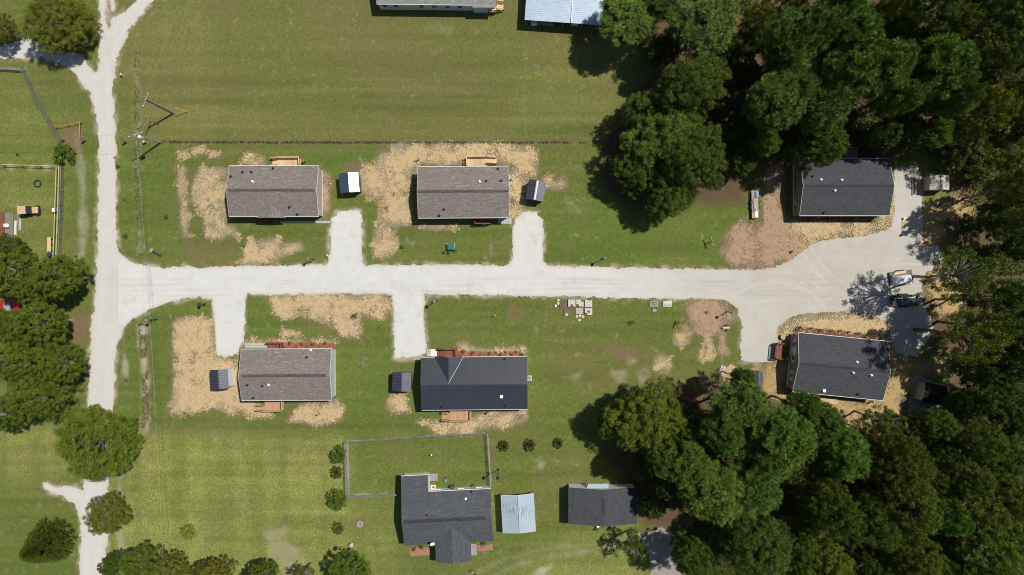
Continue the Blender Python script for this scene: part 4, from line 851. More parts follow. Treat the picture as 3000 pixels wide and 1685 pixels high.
shed('shed', 'black roofed tan shed on gravel pad, right of the lower right house', [(2709,1120),(2777,1132),(2763,1190),(2700,1175)], 2.4, 0.7, M('black_shingle_shed', (0.016, 0.016, 0.018), 0.9, 0.3, 4), siding('tan_siding', (0.45, 0.42, 0.37)), axis='x', pitch=0)

# ------------------------------------------------------------------ mulch beds
def bed(label, pts, mat):
    o = sheet('mulch_bed', [pts], mat, 0.02, cell=0.12, nz=0.08, ns=0.8, relief=0.07, seed=len(label)); tag(o, label, 'mulch', kind='stuff')
bed('red mulch bed along the front of the lower left house', [(828,1004),(850,1002),(890,1003),(940,1004),(978,1003),(982,1012),(982,1030),(828,1030)], mulch_red)
bed('red mulch bed along the front of the black roofed house', [(1338,1024),(1370,1030),(1400,1029),(1440,1033),(1480,1031),(1520,1028),(1535,1034),(1541,1060),(1338,1060)], mulch_red)
bed('dark red mulch bed along the front of the lower right house', [(2322,966),(2335,957),(2400,962),(2480,969),(2560,978),(2565,1005),(2330,990)], mulch_brown)
bed('dark mulch at the front wall of the upper right house', [(2340,640),(2560,640),(2572,650),(2560,652),(2345,648)], mulch_brown)
bed('brick coloured patio left of the wing of the bottom house', [(1200,1604),(1262,1602),(1262,1629),(1200,1631)], M('brick_patio', (0.30, 0.15, 0.10), 0.9, 0.3, 6))
bed('brick coloured patio right of the wing of the bottom house', [(1395,1596),(1446,1592),(1447,1612),(1400,1616)], M('brick_patio', (0.30, 0.15, 0.10), 0.9, 0.3, 6))
# ------------------------------------------------------------------ trees
def leaf_mat(name, dark, mid, tip, transl=0.14, warm=(0.16, 0.13, 0.03)):
    t = NT(name); oi = t.n('ShaderNodeObjectInfo'); g = t.n('ShaderNodeNewGeometry')
    n = t.noise(0.55, 3, t.obj(), 0.6); isl = g.outputs['Random Per Island']
    c = t.mix(t.ramp(isl, 0.0, 1.0), dark, mid); c = t.mix(t.ramp(n, 0.35, 0.7, 0, 0.75), c, tip)
    c = t.mix(t.ramp(isl, 0.93, 0.99, 0, 0.7), c, warm)
    c = t.mix(1.0, c, oi.outputs['Color'], 'MULTIPLY')
    p = t.n('ShaderNodeBsdfPrincipled'); t.l(c, p.inputs['Base Color']); p.inputs['Roughness'].default_value = 0.55; p.inputs['Specular IOR Level'].default_value = 0.14
    tr = t.n('ShaderNodeBsdfTranslucent'); t.l(t.mix(0.5, c, (0.10, 0.14, 0.02)), tr.inputs[0])
    m = t.n('ShaderNodeMixShader'); m.inputs[0].default_value = transl; t.l(p.outputs[0], m.inputs[1]); t.l(tr.outputs[0], m.inputs[2])
    o = t.n('ShaderNodeOutputMaterial'); t.l(m.outputs[0], o.inputs[0]); return t.m
lf_broad = leaf_mat('broad_leaves', (0.046, 0.074, 0.012), (0.112, 0.152, 0.024), (0.190, 0.222, 0.042))
lf_pine = leaf_mat('pine_needles', (0.056, 0.094, 0.018), (0.130, 0.182, 0.036), (0.215, 0.268, 0.062), 0.08, (0.10, 0.08, 0.03))
lf_cedar = leaf_mat('cedar_sprays', (0.034, 0.046, 0.010), (0.062, 0.076, 0.018), (0.08, 0.092, 0.024), 0.1)
bark = M('bark', (0.12, 0.10, 0.085), 0.95, 0.35, 3, bump=0.5)
bark_pale = M('pale_bark', (0.30, 0.28, 0.25), 0.9, 0.3, 3)

def cards(C, N, U, size, aspect=0.62, bend=0.0):
    """diamond-shaped leaf faces at C facing N with in-plane direction U"""
    V_ = np.cross(N, U); V_ /= np.linalg.norm(V_, axis=1, keepdims=True) + 1e-9
    s = size[:, None]
    P = np.stack([C - U * s, C + V_ * s * aspect, C + U * s, C - V_ * s * aspect], 1)
    n = len(C); F_ = np.arange(n * 4).reshape(n, 4); return P.reshape(-1, 3), F_
def unit(v): return v / (np.linalg.norm(v, axis=1, keepdims=True) + 1e-9)
def tangents(N, r):
    a = unit(r.randn(len(N), 3)); return unit(np.cross(N, a))
def crown_points(r, K, R, zc, zh, lump=0.28, inner=0.35, top=0.25):
    """clump centres through a lumpy ellipsoid, denser near its skin"""
    d = unit(r.randn(K, 3)); d[:, 2] = np.where(r.rand(K) < top, np.abs(d[:, 2]), d[:, 2]); d = unit(d)
    lob = unit(r.randn(9, 3)); amp = r.uniform(-1, 1, 9)
    f = 1 + lump * np.clip((np.exp(6 * (d @ lob.T - 1)) * amp).sum(1), -1.2, 1.0)
    rad = (inner + (1 - inner) * r.rand(K) ** 0.45) * f
    return np.stack([d[:, 0] * R * rad, d[:, 1] * R * rad, zc + d[:, 2] * zh * rad], 1), d
def limbs(r, C, R, zc, h0, nl, tr, thick=1.0):
    b = MB(); top = zc * 0.92
    k = 5; pts = [Vector((0.12 * R * 0.3 * math.sin(i * 1.3), 0.12 * R * 0.3 * math.cos(i * 1.7) - 0.1, -0.4 + (top + 0.4) * i / k)) for i in range(k + 1)]
    pts[0].xy = (0, 0)
    for i in range(k): b.cyl(pts[i], pts[i + 1], tr * (1.25 - 0.85 * i / k), tr * (1.25 - 0.85 * (i + 1) / k), 9, caps=(i == k - 1))
    sel = r.choice(len(C), min(nl, len(C)), replace=False)
    for j in sel:
        e = Vector(C[j]); z0 = max(h0, min(e.z - 0.4 * math.hypot(e.x, e.y), top * 0.97)); s_ = Vector((0, 0, z0)); m = s_.lerp(e, 0.55) + Vector((0, 0, 0.10 * (e - s_).length))
        rr = tr * 0.40 * thick
        b.cyl(s_, m, rr, rr * 0.55, 6, False); b.cyl(m, e, rr * 0.55, rr * 0.15, 5, False)
    return b.mesh('trunk')
def make_broad(seed, R, zc, zh, K, per, leaf, rc, nl=26, lump=0.3, zmin=None):
    r = np.random.RandomState(seed); C, d = crown_points(r, K, R, zc, zh, lump)
    C[:, 2] = np.maximum(C[:, 2], zc - zh * 0.75 if zmin is None else zmin + 0.8 * r.rand(K))
    ci = np.repeat(np.arange(K), per); n = len(ci)
    u = unit(r.randn(n, 3)); q = r.rand(n) ** 0.4
    sz = (rc * r.uniform(0.75, 1.25, K))[ci]
    P = C[ci] + u * (q * sz)[:, None] * np.array([1, 1, 0.62])
    N = unit(u * 0.6 + r.randn(n, 3) * 0.6 + np.array([0, 0, 0.4]))
    V_, F_ = cards(P, N, tangents(N, r), leaf * r.uniform(0.6, 1.3, n))
    return mesh_np('crown', V_, F_), limbs(r, C, R, zc, zc - zh * 0.8, nl, 0.06 * R)
def make_pine(seed, R, zc, zh, K, per, needle, rc, nl=22, lump=0.35):
    r = np.random.RandomState(seed); C, d = crown_points(r, K, R, zc, zh, lump, 0.3, 0.45)
    ci = np.repeat(np.arange(K), per); n = len(ci)
    u = unit(r.randn(n, 3) + np.array([0, 0, 0.35])); sz = (rc * r.uniform(0.7, 1.25, K))[ci]
    A = C[ci] + u * (sz * 0.18)[:, None]; B = C[ci] + u * (sz * r.uniform(0.75, 1.1, n))[:, None]
    t_ = tangents(u, r) * needle
    V_ = np.stack([A - t_ * 0.55, A + t_ * 0.55, B + t_ * 0.9, B - t_ * 0.9], 1).reshape(-1, 3); F_ = np.arange(n * 4).reshape(n, 4)
    return mesh_np('crown', V_, F_), limbs(r, C, R, zc, zc - zh * 0.9, nl, 0.055 * R)
def make_cedar(seed, R, H, K, per):
    r = np.random.RandomState(seed); h = r.rand(K) ** 1.3; a = r.rand(K) * 2 * np.pi
    rad = R * (1 - h) ** 0.7 * r.uniform(0.5, 1.08, K)
    C = np.stack([np.cos(a) * rad, np.sin(a) * rad, 0.35 + h * (H - 0.5)], 1); ci = np.repeat(np.arange(K), per); n = len(ci)
    out = np.stack([np.cos(a), np.sin(a), 0.7 + h], 1)[ci]; u = unit(out + r.randn(n, 3) * 0.5); L = r.uniform(0.25, 0.6, n) * R / 3
    A = C[ci]; B = A + u * L[:, None]; t_ = tangents(u, r) * 0.07 * R / 3
    V_ = np.stack([A - t_, A + t_, B + t_ * 0.4, B - t_ * 0.4], 1).reshape(-1, 3)
    b = MB(); b.cyl((0, 0, -0.3), (0, 0, H * 0.8), 0.14, 0.04, 8)
    return mesh_np('crown', V_, np.arange(n * 4).reshape(n, 4)), b.mesh('trunk')
def make_spiky(seed, R, n=70):
    r = np.random.RandomState(seed); u = unit(np.stack([r.randn(n), r.randn(n), np.abs(r.randn(n)) * 0.5 + 0.1], 1)); L = R * r.uniform(0.6, 1.05, n)
    A = np.zeros((n, 3)) + np.array([0, 0, 0.1]); Mm = A + u * (L * 0.6)[:, None] + np.array([0, 0, 0.12]); B = A + u * L[:, None] - np.array([0, 0, 0.05]); t_ = unit(np.cross(u, np.array([[0, 0, 1.0]]))) * 0.09 * R
    V_ = np.stack([A - t_ * .5, A + t_ * .5, Mm + t_, Mm - t_, B + t_ * .3, B - t_ * .3], 1).reshape(-1, 3)
    k = np.arange(n)[:, None] * 6; F_ = np.concatenate([k + np.array([[0, 1, 2, 3]]), k + np.array([[3, 2, 4, 5]])]); return mesh_np('leaves', V_, F_)
BROAD = [make_broad(s, 5.0, 8.2, 5.6, K, 95, 0.122, 0.60, 30, lu, 2.2) for s, K, lu in ((11, 370, 0.35), (12, 340, 0.5), (13, 380, 0.3), (14, 320, 0.6))]
OAK = [make_broad(s, 6.6, 9.0, 7.0, 620, 90, 0.125, 0.68, 34, 0.42, 1.6) for s in (21, 22, 23)]
SPARSE = [make_broad(s, 4.5, 8.0, 3.6, 85, 95, 0.13, 0.75, 60, 0.5) for s in (31, 32)]
AIRY = [make_broad(s, 5.0, 8.2, 3.9, 130, 75, 0.12, 0.7, 45, 0.55) for s in (35, 36)]
DEAD = [make_broad(41, 3.2, 9.5, 3.4, 40, 45, 0.14, 0.6, 40, 0.6)]
PINE = [make_pine(s, 4.4, 14.0, 5.2, K, 95, 0.034, 0.78, 24, lu) for s, K, lu in ((51, 300, 0.35), (52, 265, 0.5), (53, 320, 0.28), (54, 280, 0.45))]
SHRUB = [make_broad(s, 1.3, 1.0, 0.9, 45, 60, 0.10, 0.38, 8, 0.2) for s in (61, 62)]
CEDAR = [make_cedar(71, 3.3, 7.5, 900, 34)]
YOUNG = [make_broad(81, 0.45, 0.7, 0.45, 12, 14, 0.07, 0.18, 5, 0.4)]
for a, mt in ((BROAD, lf_broad), (OAK, lf_broad), (SPARSE, lf_broad), (AIRY, lf_broad), (DEAD, leaf_mat('dead_needles', (0.035, 0.026, 0.016), (0.06, 0.045, 0.026), (0.045, 0.045, 0.02), 0.05)), (PINE, lf_pine), (SHRUB, lf_broad), (CEDAR, lf_cedar), (YOUNG, lf_broad)):
    for c_, t_ in a: c_.materials.append(mt); t_.materials.append(bark_pale if a is SPARSE or a is BROAD else bark)
PROTO = {'broad': (BROAD, 5.35, 8.2), 'oak': (OAK, 7.1, 9.0), 'sparse': (SPARSE, 4.5, 8.0), 'airy': (AIRY, 5.3, 8.2), 'dead': (DEAD, 3.2, 9.5), 'pine': (PINE, 4.75, 14.0), 'shrub': (SHRUB, 1.3, 1.0), 'cedar': (CEDAR, 3.3, 2.8), 'young': (YOUNG, 0.45, 0.7)}
NAMES = {'broad': 'broadleaf_tree', 'oak': 'oak_tree', 'sparse': 'sparse_tree', 'airy': 'broadleaf_tree', 'dead': 'dead_pine_tree', 'pine': 'pine_tree', 'shrub': 'shrub', 'cedar': 'cedar_tree', 'young': 'young_shrub'}
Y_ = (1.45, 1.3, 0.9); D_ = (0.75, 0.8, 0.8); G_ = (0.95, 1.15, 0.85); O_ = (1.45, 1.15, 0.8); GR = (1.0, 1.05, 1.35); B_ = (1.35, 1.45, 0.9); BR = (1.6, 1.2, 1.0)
UW = 'trees of the upper right woods'; LW = 'trees of the lower right woods'; RW = 'trees along the right edge'; LR = 'trees left of the lane'; BT = 'trees along the bottom edge'
tr_rng = random.Random(5)
def tree(kind, px, py, rpx, zmid, label, tint=(1, 1, 1), group=None, cat='tree'):
    """crown seen at photo pixel (px,py) with radius rpx; zmid is the height of the crown's middle"""
    pr, R0, z0 = PROTO[kind]; i = tr_rng.randrange(len(pr)); cme, tme = pr[i]
    if group == LR and px < 250 and py > 600: px, rpx = px - 8, rpx * 0.94
    Rm = rpx * (CAMH - zmid) / FPX; s = Rm / R0; sz = zmid / z0
    p = W(px, py, zmid); r = empty(NAMES[kind], (p.x, p.y, 0), tr_rng.uniform(0, 6.28), label, cat, group)
    r.scale = (s, s, sz if kind not in ('shrub', 'cedar', 'young') else s * sz / max(s, 1e-3) if kind == 'cedar' else s)
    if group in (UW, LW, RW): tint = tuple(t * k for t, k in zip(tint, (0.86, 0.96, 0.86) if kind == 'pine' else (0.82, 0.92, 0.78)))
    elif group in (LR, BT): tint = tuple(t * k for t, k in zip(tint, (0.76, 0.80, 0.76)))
    c = link('crown', cme, None, r); c.color = (*tint, 1); link('trunk', tme, None, r)
    return r
TREES = [
 ('pine',1843,48,90,8.5,'bright green pine covering the right end of the pale blue carport roof',(1.08,1.12,.95),UW),
 ('pine',1945,12,48,10,'small pine at the top edge next to the bright carport pine',(1,1,1),UW),
 ('pine',2066,58,108,13,'wide pine at the top edge above the big oak group',(1,1,1),UW),
 ('oak',2013,268,104,10,'topmost crown of the big oak group at the lawn edge',(.95,.95,.9),UW),
 ('oak',1952,425,124,7.5,'largest central crown of the big oak group at the lawn edge',(.95,1,.9),UW),
 ('oak',2030,470,96,9.5,'right hand crown of the big oak group, nearest the flatbed trailer',(.95,.95,.85),UW),
 ('oak',1955,562,86,6.2,'bottom crown of the big oak group above the green lawn',(.9,.95,.85),UW),
 ('broad',1962,128,44,5,'added low dark tree filling the shadow gap between the bright carport pine and the wide pine',D_,UW),  # put in where there is only shadow, to fill the gap dark
 ('broad',2062,190,58,6,'added low dark tree filling the shadow below the wide top pine',D_,UW),  # added dark crown in place of the black shadow here
 ('broad',2150,385,56,6,'low dark tree in the shade right of the big oak group',D_,UW),
 ('broad',2175,470,44,5,'low dark tree in the shade above the grey flatbed trailer',D_,UW),
 ('oak',1882,345,74,6,'small upper left crown of the big oak group beside the field',(.85,.9,.85),UW),
 ('oak',1868,505,80,5.8,'lower left crown of the big oak group over its own shadow',(.8,.85,.8),UW),
 ('broad',1918,150,40,5,'added low dark tree darkening the lawn corner below the bright carport pine',D_,UW),  # added to cover sunlit brown floor that should lie in shade
 ('broad',2205,128,46,6,'added low dark tree darkening the gap left of the pale tipped pine',D_,UW),  # added crown, hides lit brown floor behind dark leaves
 ('broad',2190,215,46,6,'added low dark tree darkening the gap between the olive tree and the tall stand',D_,UW),  # added dark crown, stands in for shadow between the trees
 ('broad',1915,1475,40,5,'added low dark tree darkening the ground right of the lower corner of the bottom garage',D_,LW),  # added so the ground beside the garage reads as shaded
 ('broad',1890,1375,44,6,'added low dark tree above the right end of the bottom garage',D_,LW),  # added dark crown for the missing shade by the garage
 ('sparse',2112,232,42,6,'small olive tree in the gap right of the big oak group',O_,UW),
 ('sparse',2150,300,40,6,'low thin tree in the dark gap between oak group and pines',D_,UW),
 ('broad',2218,62,52,9,'yellow green broadleaf tree at the top between two pines',O_,UW),
 ('broad',2318,14,42,10,'olive broadleaf tree touching the top edge above the pines',O_,UW),
 ('broad',2140,150,50,6,'dark low broadleaf tree in the shade of the wide top pine',D_,UW),
 ('pine',2268,300,88,15,'leftmost pine of the tall stand above the upper right house',(1,1,.95),UW),
 ('pine',2305,138,82,16,'pale tipped pine at the upper left of the tall stand',(1.15,1.15,1),UW),
 ('pine',2245,420,38,10,'small round pine tuft below the tall stand, left of the upper right house',B_,UW),
 ('pine',2375,95,70,17,'pine at the top left of the tall stand under the olive tree',(1.05,1.1,1),UW),
 ('pine',2452,62,88,17,'topmost large pine of the tall stand',(.95,1.08,.9),UW),
 ('pine',2512,132,82,17,'pine right of the topmost large pine',(.95,1.05,.9),UW),
 ('pine',2470,215,88,17,'central pine of the tall stand above the upper right house',(1,1,.85),UW),
 ('pine',2608,205,84,17,'pine in the middle right of the tall stand',(1,1.05,.85),UW),
 ('pine',2745,200,90,17,'broad dense pine at the right end of the tall stand',(.9,1,.8),UW),
 ('pine',2795,288,58,16,'lower right pine of the tall stand',(1,1.1,.85),UW),
 ('pine',2622,292,58,15,'lower middle pine of the tall stand',(1.05,1.1,.85),UW),
 ('pine',2402,325,74,15,'pine above the roof of the upper right house',(1,1.05,1.1),UW),
 ('pine',2338,262,66,15,'pine at the lower left of the tall stand',(1,1.05,1.05),UW),
 ('broad',2395,432,72,10,'broadleaf tree overhanging the roof of the upper right house',(.95,.95,.75),UW),
 ('broad',2355,405,48,8,'dark broadleaf tree behind the left end of the upper right house',D_,UW),
 ('broad',2572,46,36,12,'rust tinted tree at the top edge right of the tall stand',BR,UW),
 ('broad',2610,100,34,10,'glossy green tree right of the rust tinted tree',G_,UW),
 ('oak',2698,42,82,12,'grey green tree at the top edge right of the tall stand',GR,UW),
 ('broad',2768,82,46,11,'olive yellow tree beside the grey green tree at the top',O_,UW),
 ('broad',2815,15,45,12,'dark green tree at the top edge right of the grey green tree',D_,UW),
 ('broad',2920,50,82,12,'large leafy green tree in the top right corner',G_,RW),
 ('broad',2990,20,50,12,'bright tree cut by the top right corner',B_,RW),
 ('broad',2866,208,62,12,'dull green tree right of the broad dense pine',(.95,.9,.9),RW),
 ('broad',2972,165,54,12,'bright leafy tree at the right edge near the top',G_,RW),
 ('broad',2872,332,66,11,'olive tree below the dull green tree at the right',O_,RW),
 ('broad',2970,288,58,11,'brown tinged tree at the right edge below the bright leafy tree',BR,RW),
 ('airy',2858,428,68,8,'olive tree above and right of the pale tan shed',(1.25,1.15,.85),RW),
 ('broad',2945,448,62,7,'leafy green tree at the right, level with the pale tan shed',(1.1,1.1,.9),RW),
 ('broad',2980,372,48,11,'dark tree at the right edge above the leafy green tree',D_,RW),
 ('pine',2755,388,42,10,'small pine above the pale tan shed',B_,UW),
 ('broad',2674,390,50,8,'dark broadleaf tree in shade above the gravel drive end',D_,UW),
 ('broad',2580,400,46,7,'low dark tree behind the upper right house',D_,UW),
 ('broad',2990,548,60,13,'olive tree at the right edge below the pale tan shed',O_,RW),
 ('airy',3008,640,66,13,'dark tree cut by the right edge beside the dappled straw',(.8,.85,.8),RW),
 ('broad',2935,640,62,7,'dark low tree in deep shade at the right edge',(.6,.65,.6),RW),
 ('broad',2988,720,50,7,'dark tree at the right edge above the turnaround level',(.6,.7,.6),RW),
 ('sparse',2818,805,76,13,'thin crowned leaning tree right of the white tarp',(1.1,1.1,.9),RW),
 ('sparse',2865,880,60,11,'thin crowned tree over bare sandy ground right of the trailers',(.95,.95,.8),RW),
 ('pine',2968,868,62,14,'blue green pine at the right edge level with the trailers',(.85,1.05,1.05),RW),
 ('airy',2848,985,90,15,'yellow green leafy tree right of the lower right house',Y_,RW),
 ('airy',2925,955,72,15,'leafy tree behind the yellow green tree at the right',(1.2,1.2,.85),RW),
 ('broad',2990,985,60,15,'tree at the right edge beside the yellow green pair',(1,1,.85),RW),
 ('broad',2948,1058,68,11,'green tree above the black roofed tan shed woods',(.95,1,.9),RW),
 ('broad',2870,1085,50,9,'dark tree touching the top right of the black roofed tan shed',D_,RW),
 ('broad',2828,1182,46,7,'glossy dark tree touching the black roofed tan shed on the right',(.85,1,.8),RW),
 ('broad',2735,1240,52,7,'bushy green tree below the black roofed tan shed',(.95,1.05,.8),LW),
 ('broad',2915,1165,80,10,'large dark tree right of the black roofed tan shed',(.75,.8,.7),RW),
 ('broad',2985,1230,60,10,'dark tree at the right edge below the black roofed tan shed',(.7,.8,.7),RW),
 ('oak',1895,1225,116,7.5,'yellowing maple like tree with pale branches at the lower lawn edge',(1.18,1.05,.75),LW),
 ('oak',1812,1238,72,5.5,'shaded green crown at the left of the yellowing tree',(.75,.95,.6),LW),
 ('broad',1985,1270,55,8,'deep green tree in shade right of the yellowing tree',(.75,.95,.65),LW),
 ('dead',2092,1130,52,10,'sparse dead pine with dark bare branches above the lower woods',(1,1,1),LW),
 ('pine',2174,1110,34,10,'slim pine left of the narrow dark ribbed shed',(1,1.1,1),LW),
 ('pine',2172,1196,84,14,'wide pine below the narrow dark ribbed shed',(1,1.05,.9),LW),
 ('pine',2112,1272,62,14,'pine below the dead pine in the lower woods',(.95,1,.85),LW),
 ('pine',2288,1280,92,15,'large dense pine in the middle of the lower woods',(.95,1.08,.8),LW),
 ('pine',2010,1358,68,14,'olive pine below the yellowing tree',(1.1,1.1,.85),LW),
 ('pine',1935,1352,46,13,'leftmost pine above the bottom garage',(1.05,1.1,.9),LW),
 ('pine',2085,1440,92,14,'largest bright pine of the lower woods, right of the bottom garage',(1.1,1.08,.85),LW),
 ('pine',2202,1425,84,14,'blue green pine right of the largest bright pine',(.9,1.05,1),LW),
 ('pine',2240,1340,56,14,'pine between the large dense pine and the blue green pine',(1,1.05,.85),LW),
 ('broad',1940,1420,40,7,'dark shrubby tree at the right end of the bottom garage',D_,LW),
 ('oak',2212,1592,108,11,'large dull green tree at the bottom of the lower woods',(.9,.95,.95),LW),
 ('broad',2026,1625,62,9,'dark cedar like tree beside the shaded gravel at the bottom',(.8,.95,.8),LW),
 ('sparse',1853,1592,42,6,'thin small conifer casting shade on the gravel at the bottom',(.7,.75,.55),LW),
 ('broad',2325,1615,58,8,'dark tree right of the large dull green bottom tree',D_,LW),
 ('broad',2350,1570,42,7,'bright vine covered small tree in the lower woods',B_,LW),
 ('pine',2475,1328,80,14,'round dense pine below the lower right house',(.9,1.1,.75),LW),
 ('pine',2405,1240,62,13,'pine at the bottom left corner of the lower right house',(.9,1.05,.8),LW),
 ('pine',2352,1198,56,13,'pine touching the lower left of the lower right house roof',(.9,1.05,.8),LW),
 ('sparse',2584,1232,46,9,'thin feathery tree on straw below the lower right house',(1,1.05,.9),LW),
 ('sparse',2525,1262,36,7,'pinkish grey thin shrub tree below the lower right house',(1.5,1.25,1.2),LW),
 ('oak',2612,1345,92,11,'dull olive tree in the middle of the lower woods',(.95,.9,.8),LW),
 ('oak',2632,1478,102,11,'largest dull olive tree of the lower woods with grey twigs',(.9,.85,.75),LW),
 ('oak',2420,1478,84,11,'dark olive tree below the round dense pine',(.85,.85,.75),LW),
 ('oak',2530,1520,84,11,'dark olive tree left of the largest dull olive tree',(.8,.82,.72),LW),
 ('sparse',2712,1400,46,11,'half bare tree with whitish dead twigs in the lower woods',(.9,.9,.8),LW),
 ('broad',2748,1500,58,10,'fresh green tree right of the largest dull olive tree',(.8,1.25,.8),LW),
 ('oak',2656,1630,74,10,'brownish olive tree at the bottom edge of the lower woods',(1.35,1.1,1),LW),
 ('broad',2418,1648,68,9,'yellow green tree with bare twigs at the bottom edge',Y_,LW),
 ('broad',2330,1672,44,9,'light green tree at the bottom edge left of the twiggy tree',B_,LW),
 ('broad',2548,1660,50,9,'dark tree at the bottom edge between twiggy and brownish trees',D_,LW),
 ('broad',2850,1292,58,10,'light leafed tree in dark woods at the lower right',(1.1,1.1,.9),RW),
 ('broad',2822,1402,62,10,'leafy tree right of the half bare tree',(1,1,.8),RW),
 ('broad',2918,1330,74,9,'shaded tree at the lower right among dark woods',(.75,.8,.75),RW),
 ('broad',2952,1452,72,10,'olive leafy tree at the lower right edge',(1.05,1,.75),RW),
 ('broad',2848,1498,76,10,'olive tree right of the fresh green tree',(1,.95,.75),RW),
 ('broad',2868,1608,92,10,'large leafy tree near the bottom right corner',(1.05,1.1,.8),RW),
 ('broad',2968,1590,76,10,'leafy tree cut by the right edge near the bottom',(1.05,1.05,.8),RW),
 ('broad',2776,1658,58,9,'green tree at the bottom edge left of the large corner tree',(.85,.95,.75),RW),
 ('broad',2760,1330,48,8,'dark small tree below the shed woods at the lower right',D_,LW),
 ('oak',172,62,100,4.6,'round flowering tree beside the lane fork at the upper left',(1.5,1.25,.9),LR),
 ('broad',6,82,40,4.5,'flowering tree cut by the left edge near the top',(1.5,1.2,.9),LR),
 ('broad',58,800,84,7,'leafy tree at the left edge above the red pickup',(1.3,1.2,.85),LR),
 ('broad',190,812,74,7,'leafy tree beside the lane above the red pickup',(1.35,1.25,.85),LR),
 ('broad',120,850,56,6,'leafy tree directly over the front of the red pickup',(1.25,1.2,.85),LR),
 ('broad',28,722,42,6,'leafy tree touching the brown porch at the left edge',(1.2,1.2,.85),LR),
 ('broad',40,958,66,7,'leafy tree at the left edge below the red pickup',(1.3,1.25,.8),LR),
 ('broad',140,945,74,7,'leafy tree beside the bare brown soil near the lane',(1.3,1.3,.85),LR),
 ('broad',72,1062,82,7.5,'wide leafy tree at the left edge in the middle of the row',(1.35,1.25,.85),LR),
 ('broad',192,1062,68,7,'leafy tree reaching the lane in the middle of the row',(1.35,1.25,.85),LR),
 ('broad',122,1165,84,7.5,'leafy tree at the lower end of the left row',(1.25,1.2,.85),LR),
 ('broad',36,1205,58,7,'leafy tree at the left edge at the lower end of the row',(1.15,1.2,.85),LR),
 ('oak',290,1285,126,7,'big round tree overhanging the lane below the junction',(1.4,1.35,.9),LR),
 ('broad',322,1504,56,5,'single round tree at the right side of the lane near the bottom',(1.5,1.25,1),LR),
 ('cedar',138,1595,64,3.0,'feathery cedar on the lawn in the bottom left corner',(1.9,2.0,1.3),LR),
 ('broad',330,1655,34,6,'dark tree beside the lane at the bottom edge',(.9,1,.8),BT),
 ('broad',415,1650,56,6.5,'green tree at the bottom edge right of the lane',(1.2,1.25,.85),BT),
 ('broad',505,1672,48,6,'yellow green tree at the bottom edge',(1.7,1.4,.9),BT),
 ('broad',590,1682,32,6,'small yellowish tree crown tip at the bottom edge',(1.5,1.3,.9),BT),
 ('broad',632,1682,46,6,'orange tinged tree at the bottom edge',(1.8,1.3,.9),BT),
 ('broad',770,1685,44,6,'green tree at the bottom edge left of the sandy patch',(1.2,1.2,.8),BT),
 ('sparse',890,1682,30,5,'brownish thin tree at the bottom edge on the sandy patch',BR,BT),
 ('broad',1030,1678,62,6.5,'bright green tree at the bottom edge left of the bottom house',(1.3,1.45,.9),BT),
 ('shrub',183,450,28,1.6,'dark green bush at the corner of the yellow rail fence',(.9,1.1,.8),None,'bush'),
 ('shrub',990,1332,23,1.0,'round clipped bush at the fence corner of the bottom house yard',(.85,1.0,.75),None,'bush'),
 ('shrub',989,1462,29,1.1,'large round bush with pinkish tips left of the yard fence',(.95,1.0,.85),None,'bush'),
 ('shrub',990,1548,16,0.8,'small round bush left of the ringed pit',(.85,1.0,.75),None,'bush'),
 ('shrub',551,1560,21,1.0,'lone bush on the yellowish lawn at the lower left',(1.6,1.5,1.2),None,'bush'),
]
for e in TREES: tree(*e)
def plant(kind, px, py, rpx, label, tint=(1, 1, 1), group=None):
    R = rpx / 17.5
    r = empty('spiky_plant' if kind == 'spiky' else 'shrub', W(px, py), tr_rng.uniform(0, 6), label, 'plant', group)
    me = SPK if kind == 'spiky' else YOUNG[0][0]; o = link('leaves', me, None, r); o.color = (*tint, 1); s = R / (1.0 if kind == 'spiky' else 0.45); r.scale = (s, s, s)
    if kind != 'spiky': link('stem', YOUNG[0][1], None, r)
SPK = make_spiky(91, 1.0, 120); SPK.materials.append(lf_cedar)
plant('spiky', 986, 1382, 22, 'dark spiky shrub between two round bushes left of the yard fence', (1.1, 1, .8))
plant('spiky', 1475, 1306, 19, 'leftmost of three spiky plants right of the yard fence', (.8, .75, .6))
plant('spiky', 1552, 1303, 21, 'middle of three spiky plants right of the yard fence', (.8, .75, .6))
plant('spiky', 1635, 1298, 18, 'rightmost of three spiky plants right of the yard fence', (.7, .7, .6))
for lab, pts, grp in (('small shrub in the red mulch bed of the lower left house', [(852,1006),(869,1013),(884,1007),(900,1014),(919,1007),(937,1013),(954,1006),(836,1014)], 'shrubs in the mulch bed of the lower left house'),
                      ('small shrub in the red mulch bed of the black roofed house', [(1346,1041),(1358,1032),(1381,1040),(1388,1034),(1406,1041),(1437,1036),(1452,1032),(1466,1040),(1480,1031),(1497,1039),(1512,1032),(1527,1040)], 'shrubs in the mulch bed of the black roofed house'),
                      ('small green shrub in the dark mulch bed of the lower right house', [(2331,964),(2345,960),(2376,963),(2402,965),(2430,968),(2458,971),(2487,973),(2516,976),(2544,979)], 'shrubs in the mulch bed of the lower right house')):
    pts = sorted(pts); ORD = ['leftmost', 'second from left', 'third from left', 'fourth from left', 'fifth from left', 'sixth from left', 'seventh from left', 'eighth from left', 'ninth from left', 'tenth from left', 'eleventh from left', 'twelfth from left']
    for i, (a, b) in enumerate(pts): plant('young', a, b, 5.5 if i % 2 else 4.5, lab.replace('small ', ORD[i] + ' small ') if i < len(pts) - 1 else lab.replace('small ', 'rightmost small '), ((1.2, 1.5, 1) if i % 2 == 0 else (.8, .9, .9)), grp)
